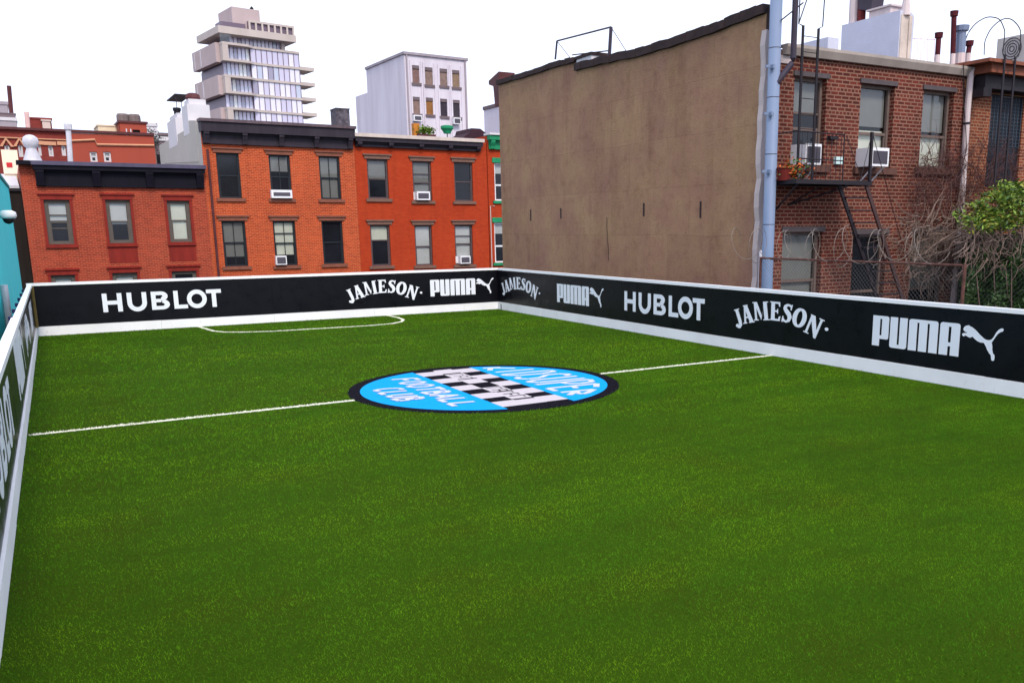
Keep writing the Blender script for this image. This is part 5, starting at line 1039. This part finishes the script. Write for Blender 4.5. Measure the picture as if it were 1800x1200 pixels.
def glazing(name, x0, x1, y, z0, z1, n, k_=1.0):
    V, T_c, fs = [], [], []; 
    for k in range(n):
        a_, b_ = x0 + (x1 - x0) * k / n, x0 + (x1 - x0) * (k + 1) / n; q = random.random(); c = (.52, .49, .64) if q < .5 else (.68, .66, .78) if q < .8 else (.28, .26, .36) if q < .9 else (.44, .48, .60)
        c = tuple(min(.85, q_ * k_) for q_ in c); V += [(a_, y, z0), (b_, y, z0), (b_, y, z1), (a_, y, z1)]; T_c += [c] * 4; fs.append((4 * k, 4 * k + 1, 4 * k + 2, 4 * k + 3))
    me = bpy.data.meshes.new(name); me.from_pydata([(v[0] - GT.at_[0], v[1] - GT.at_[1], v[2] - GT.at_[2]) for v in V], [], fs); ca = me.color_attributes.new('tint', 'FLOAT_COLOR', 'POINT')
    for i, c in enumerate(T_c): ca.data[i].color = (*c, 1)
    o = link(name, me, M['tower_glass']); o.parent = GT.e
    mb = MB()
    for k in range(n + 1): a_ = x0 + (x1 - x0) * k / n; mb.box(a_ - .06, a_ + .06, y - .09, y + .02, z0, z1)
    GT.part('mullion', mb, M['tower_dark'], o); return o
xb0 = .36 * Lf; nfl = int((zs5[0] - HZ) / st) + 1
GT.part('core', MB().box(.5, Lf - .3, 1.0, yL - .5, HZ, zs5[0] - .3), M['tower_dark'])
for k in range(nfl):
    z = zs5[0] - k * st
    if z < HZ + 1: break
    # floor slab with a balcony bulge at the left third of the front
    d_ = 1.5
    GT.part('slab', MB().prism([(-.25, 0.0), (-.25, -d_), (xb0 - .8, -d_), (xb0 + .6, -.35), (Lf + .1, -.35), (Lf + .1, 3), (-.25, 3)], z - .44, z, 'z'), M['tower_conc'])
    zz0, zz1 = z - st + .001, z - .441
    glazing('window', .2, xb0, .35, zz0, zz1, 7, 1.35); glazing('window', xb0 + .01, Lf, -.1, zz0, zz1, 9)  # balcony panes tinted lighter to offset the shade of the slab above
    GT.part('balcony_glass', MB().box(-.1, xb0 - .7, -d_ + .12, -d_ + .15, zz0, zz0 + 1.1), M['glass'])
    if k % 2 == 0:
        GT.part('side_block', MB().box(-1.0, .19, .1, yL, z - st * 1.2, z - .02), M['tower_pink']); GT.part('side_window', MB().box(-1.03, -1.001, yL - 1.6, yL - 1.2, z - st * 1.1, z - .3).box(-1.03, -1.001, yL * .62, yL * .62 + .5, z - st * 1.1, z - .3), M['white_wall'])
        GT.part('corner_pier', MB().box(-.2, .9, -d_ + .02, -.01, zz0, zz1), M['tower_conc'])
    else: GT.part('side_recess', MB().box(0.2, .45, .36, yL - 1, z - st, z - .9), M['tower_dark'])
    if k > 0: GT.part('balcony', MB().box(Lf + .11, Lf + 3.4, .5, 6, z - .75 + .4, z - .05 + .4), M['tower_conc'])
zt0, zt1 = TF.at(393.5, 58)[1], TF.at(393.5, 50)[1]
xt0 = TF.at(383, 50, -1.5)[0]; xt1 = TF.at(520, 65, -1.5)[0]
GT.part('roof_slab', MB().box(xt0, xt1, -1.6, yL * .8, zt1 - 1.2, zt1 + .1), M['tower_conc'])
glazing('window', TF.at(402, 60, 1)[0], TF.at(492, 75, 1)[0], 1.0, zs5[0] + .001, zt1 - 1.21, 13); GT.part('penthouse', MB().box(TF.at(402, 60, 1)[0] + .1, TF.at(492, 75, 1)[0] - .1, 1.1, yL * .7, zs5[0] + .001, zt1 - 1.22), M['tower_dark'])
GT.part('column', MB().box(xt1 - 2.4, xt1 - 1.7, 0.2, .9, zs5[0], zt1 - 1.21), M['tower_conc']); GT.part('terrace_glass', MB().box(xt0 + .3, TF.at(398, 60, 1)[0], -1.3, -1.25, zs5[0], zs5[0] + 1.6), M['glass'])
xq0, xq1 = TF.at(437, 40, 0)[0], TF.at(517, 50, 0)[0]; zq = TF.at(393.5, 29)[1]
mb = MB(); GT.part('parapet', MB().box(xq0, xq1, 0, .3, zt1 + .101, zt1 + .4).box(xq0, xq1, 0, .3, zq - .4, zq).box(xt0 + 1.2, xq0 - 1, -.2, .2, zt1 + .101, zt1 + .3), M['tower_conc'])
for k in range(8): x_ = xq0 + (xq1 - xq0 - .35) * k / 7; GT.part('louver_post', MB().box(x_, x_ + .35, .02, .28, zt1 + .401, zq - .401), M['tower_conc'])
GT.part('louver', MB().box(xq0 + .1, xq1 - .1, .4, 5, zt1 + .101, zq - .1).box(xt0 + 1.4, xq0 - .5, .5, 4, zt1 + .101, zq - .8), M['tower_dark'])
p, q = TF.at(411, 42, .6), TF.at(458, 20, .6)
GT.part('bulkhead', MB().box(p[0], q[0], 1.2, 9, zt1 + .101, TF.at(413, 11, .6)[1]), M['tower_pink']); GT.part('roof_vent', MB().lathe(q[0] - 1.2, 2, [(.25, TF.at(413, 11, .6)[1]), (.4, TF.at(413, 8, .6)[1]), (.1, TF.at(413, 6, .6)[1] + .2)], 8), M['iron'])
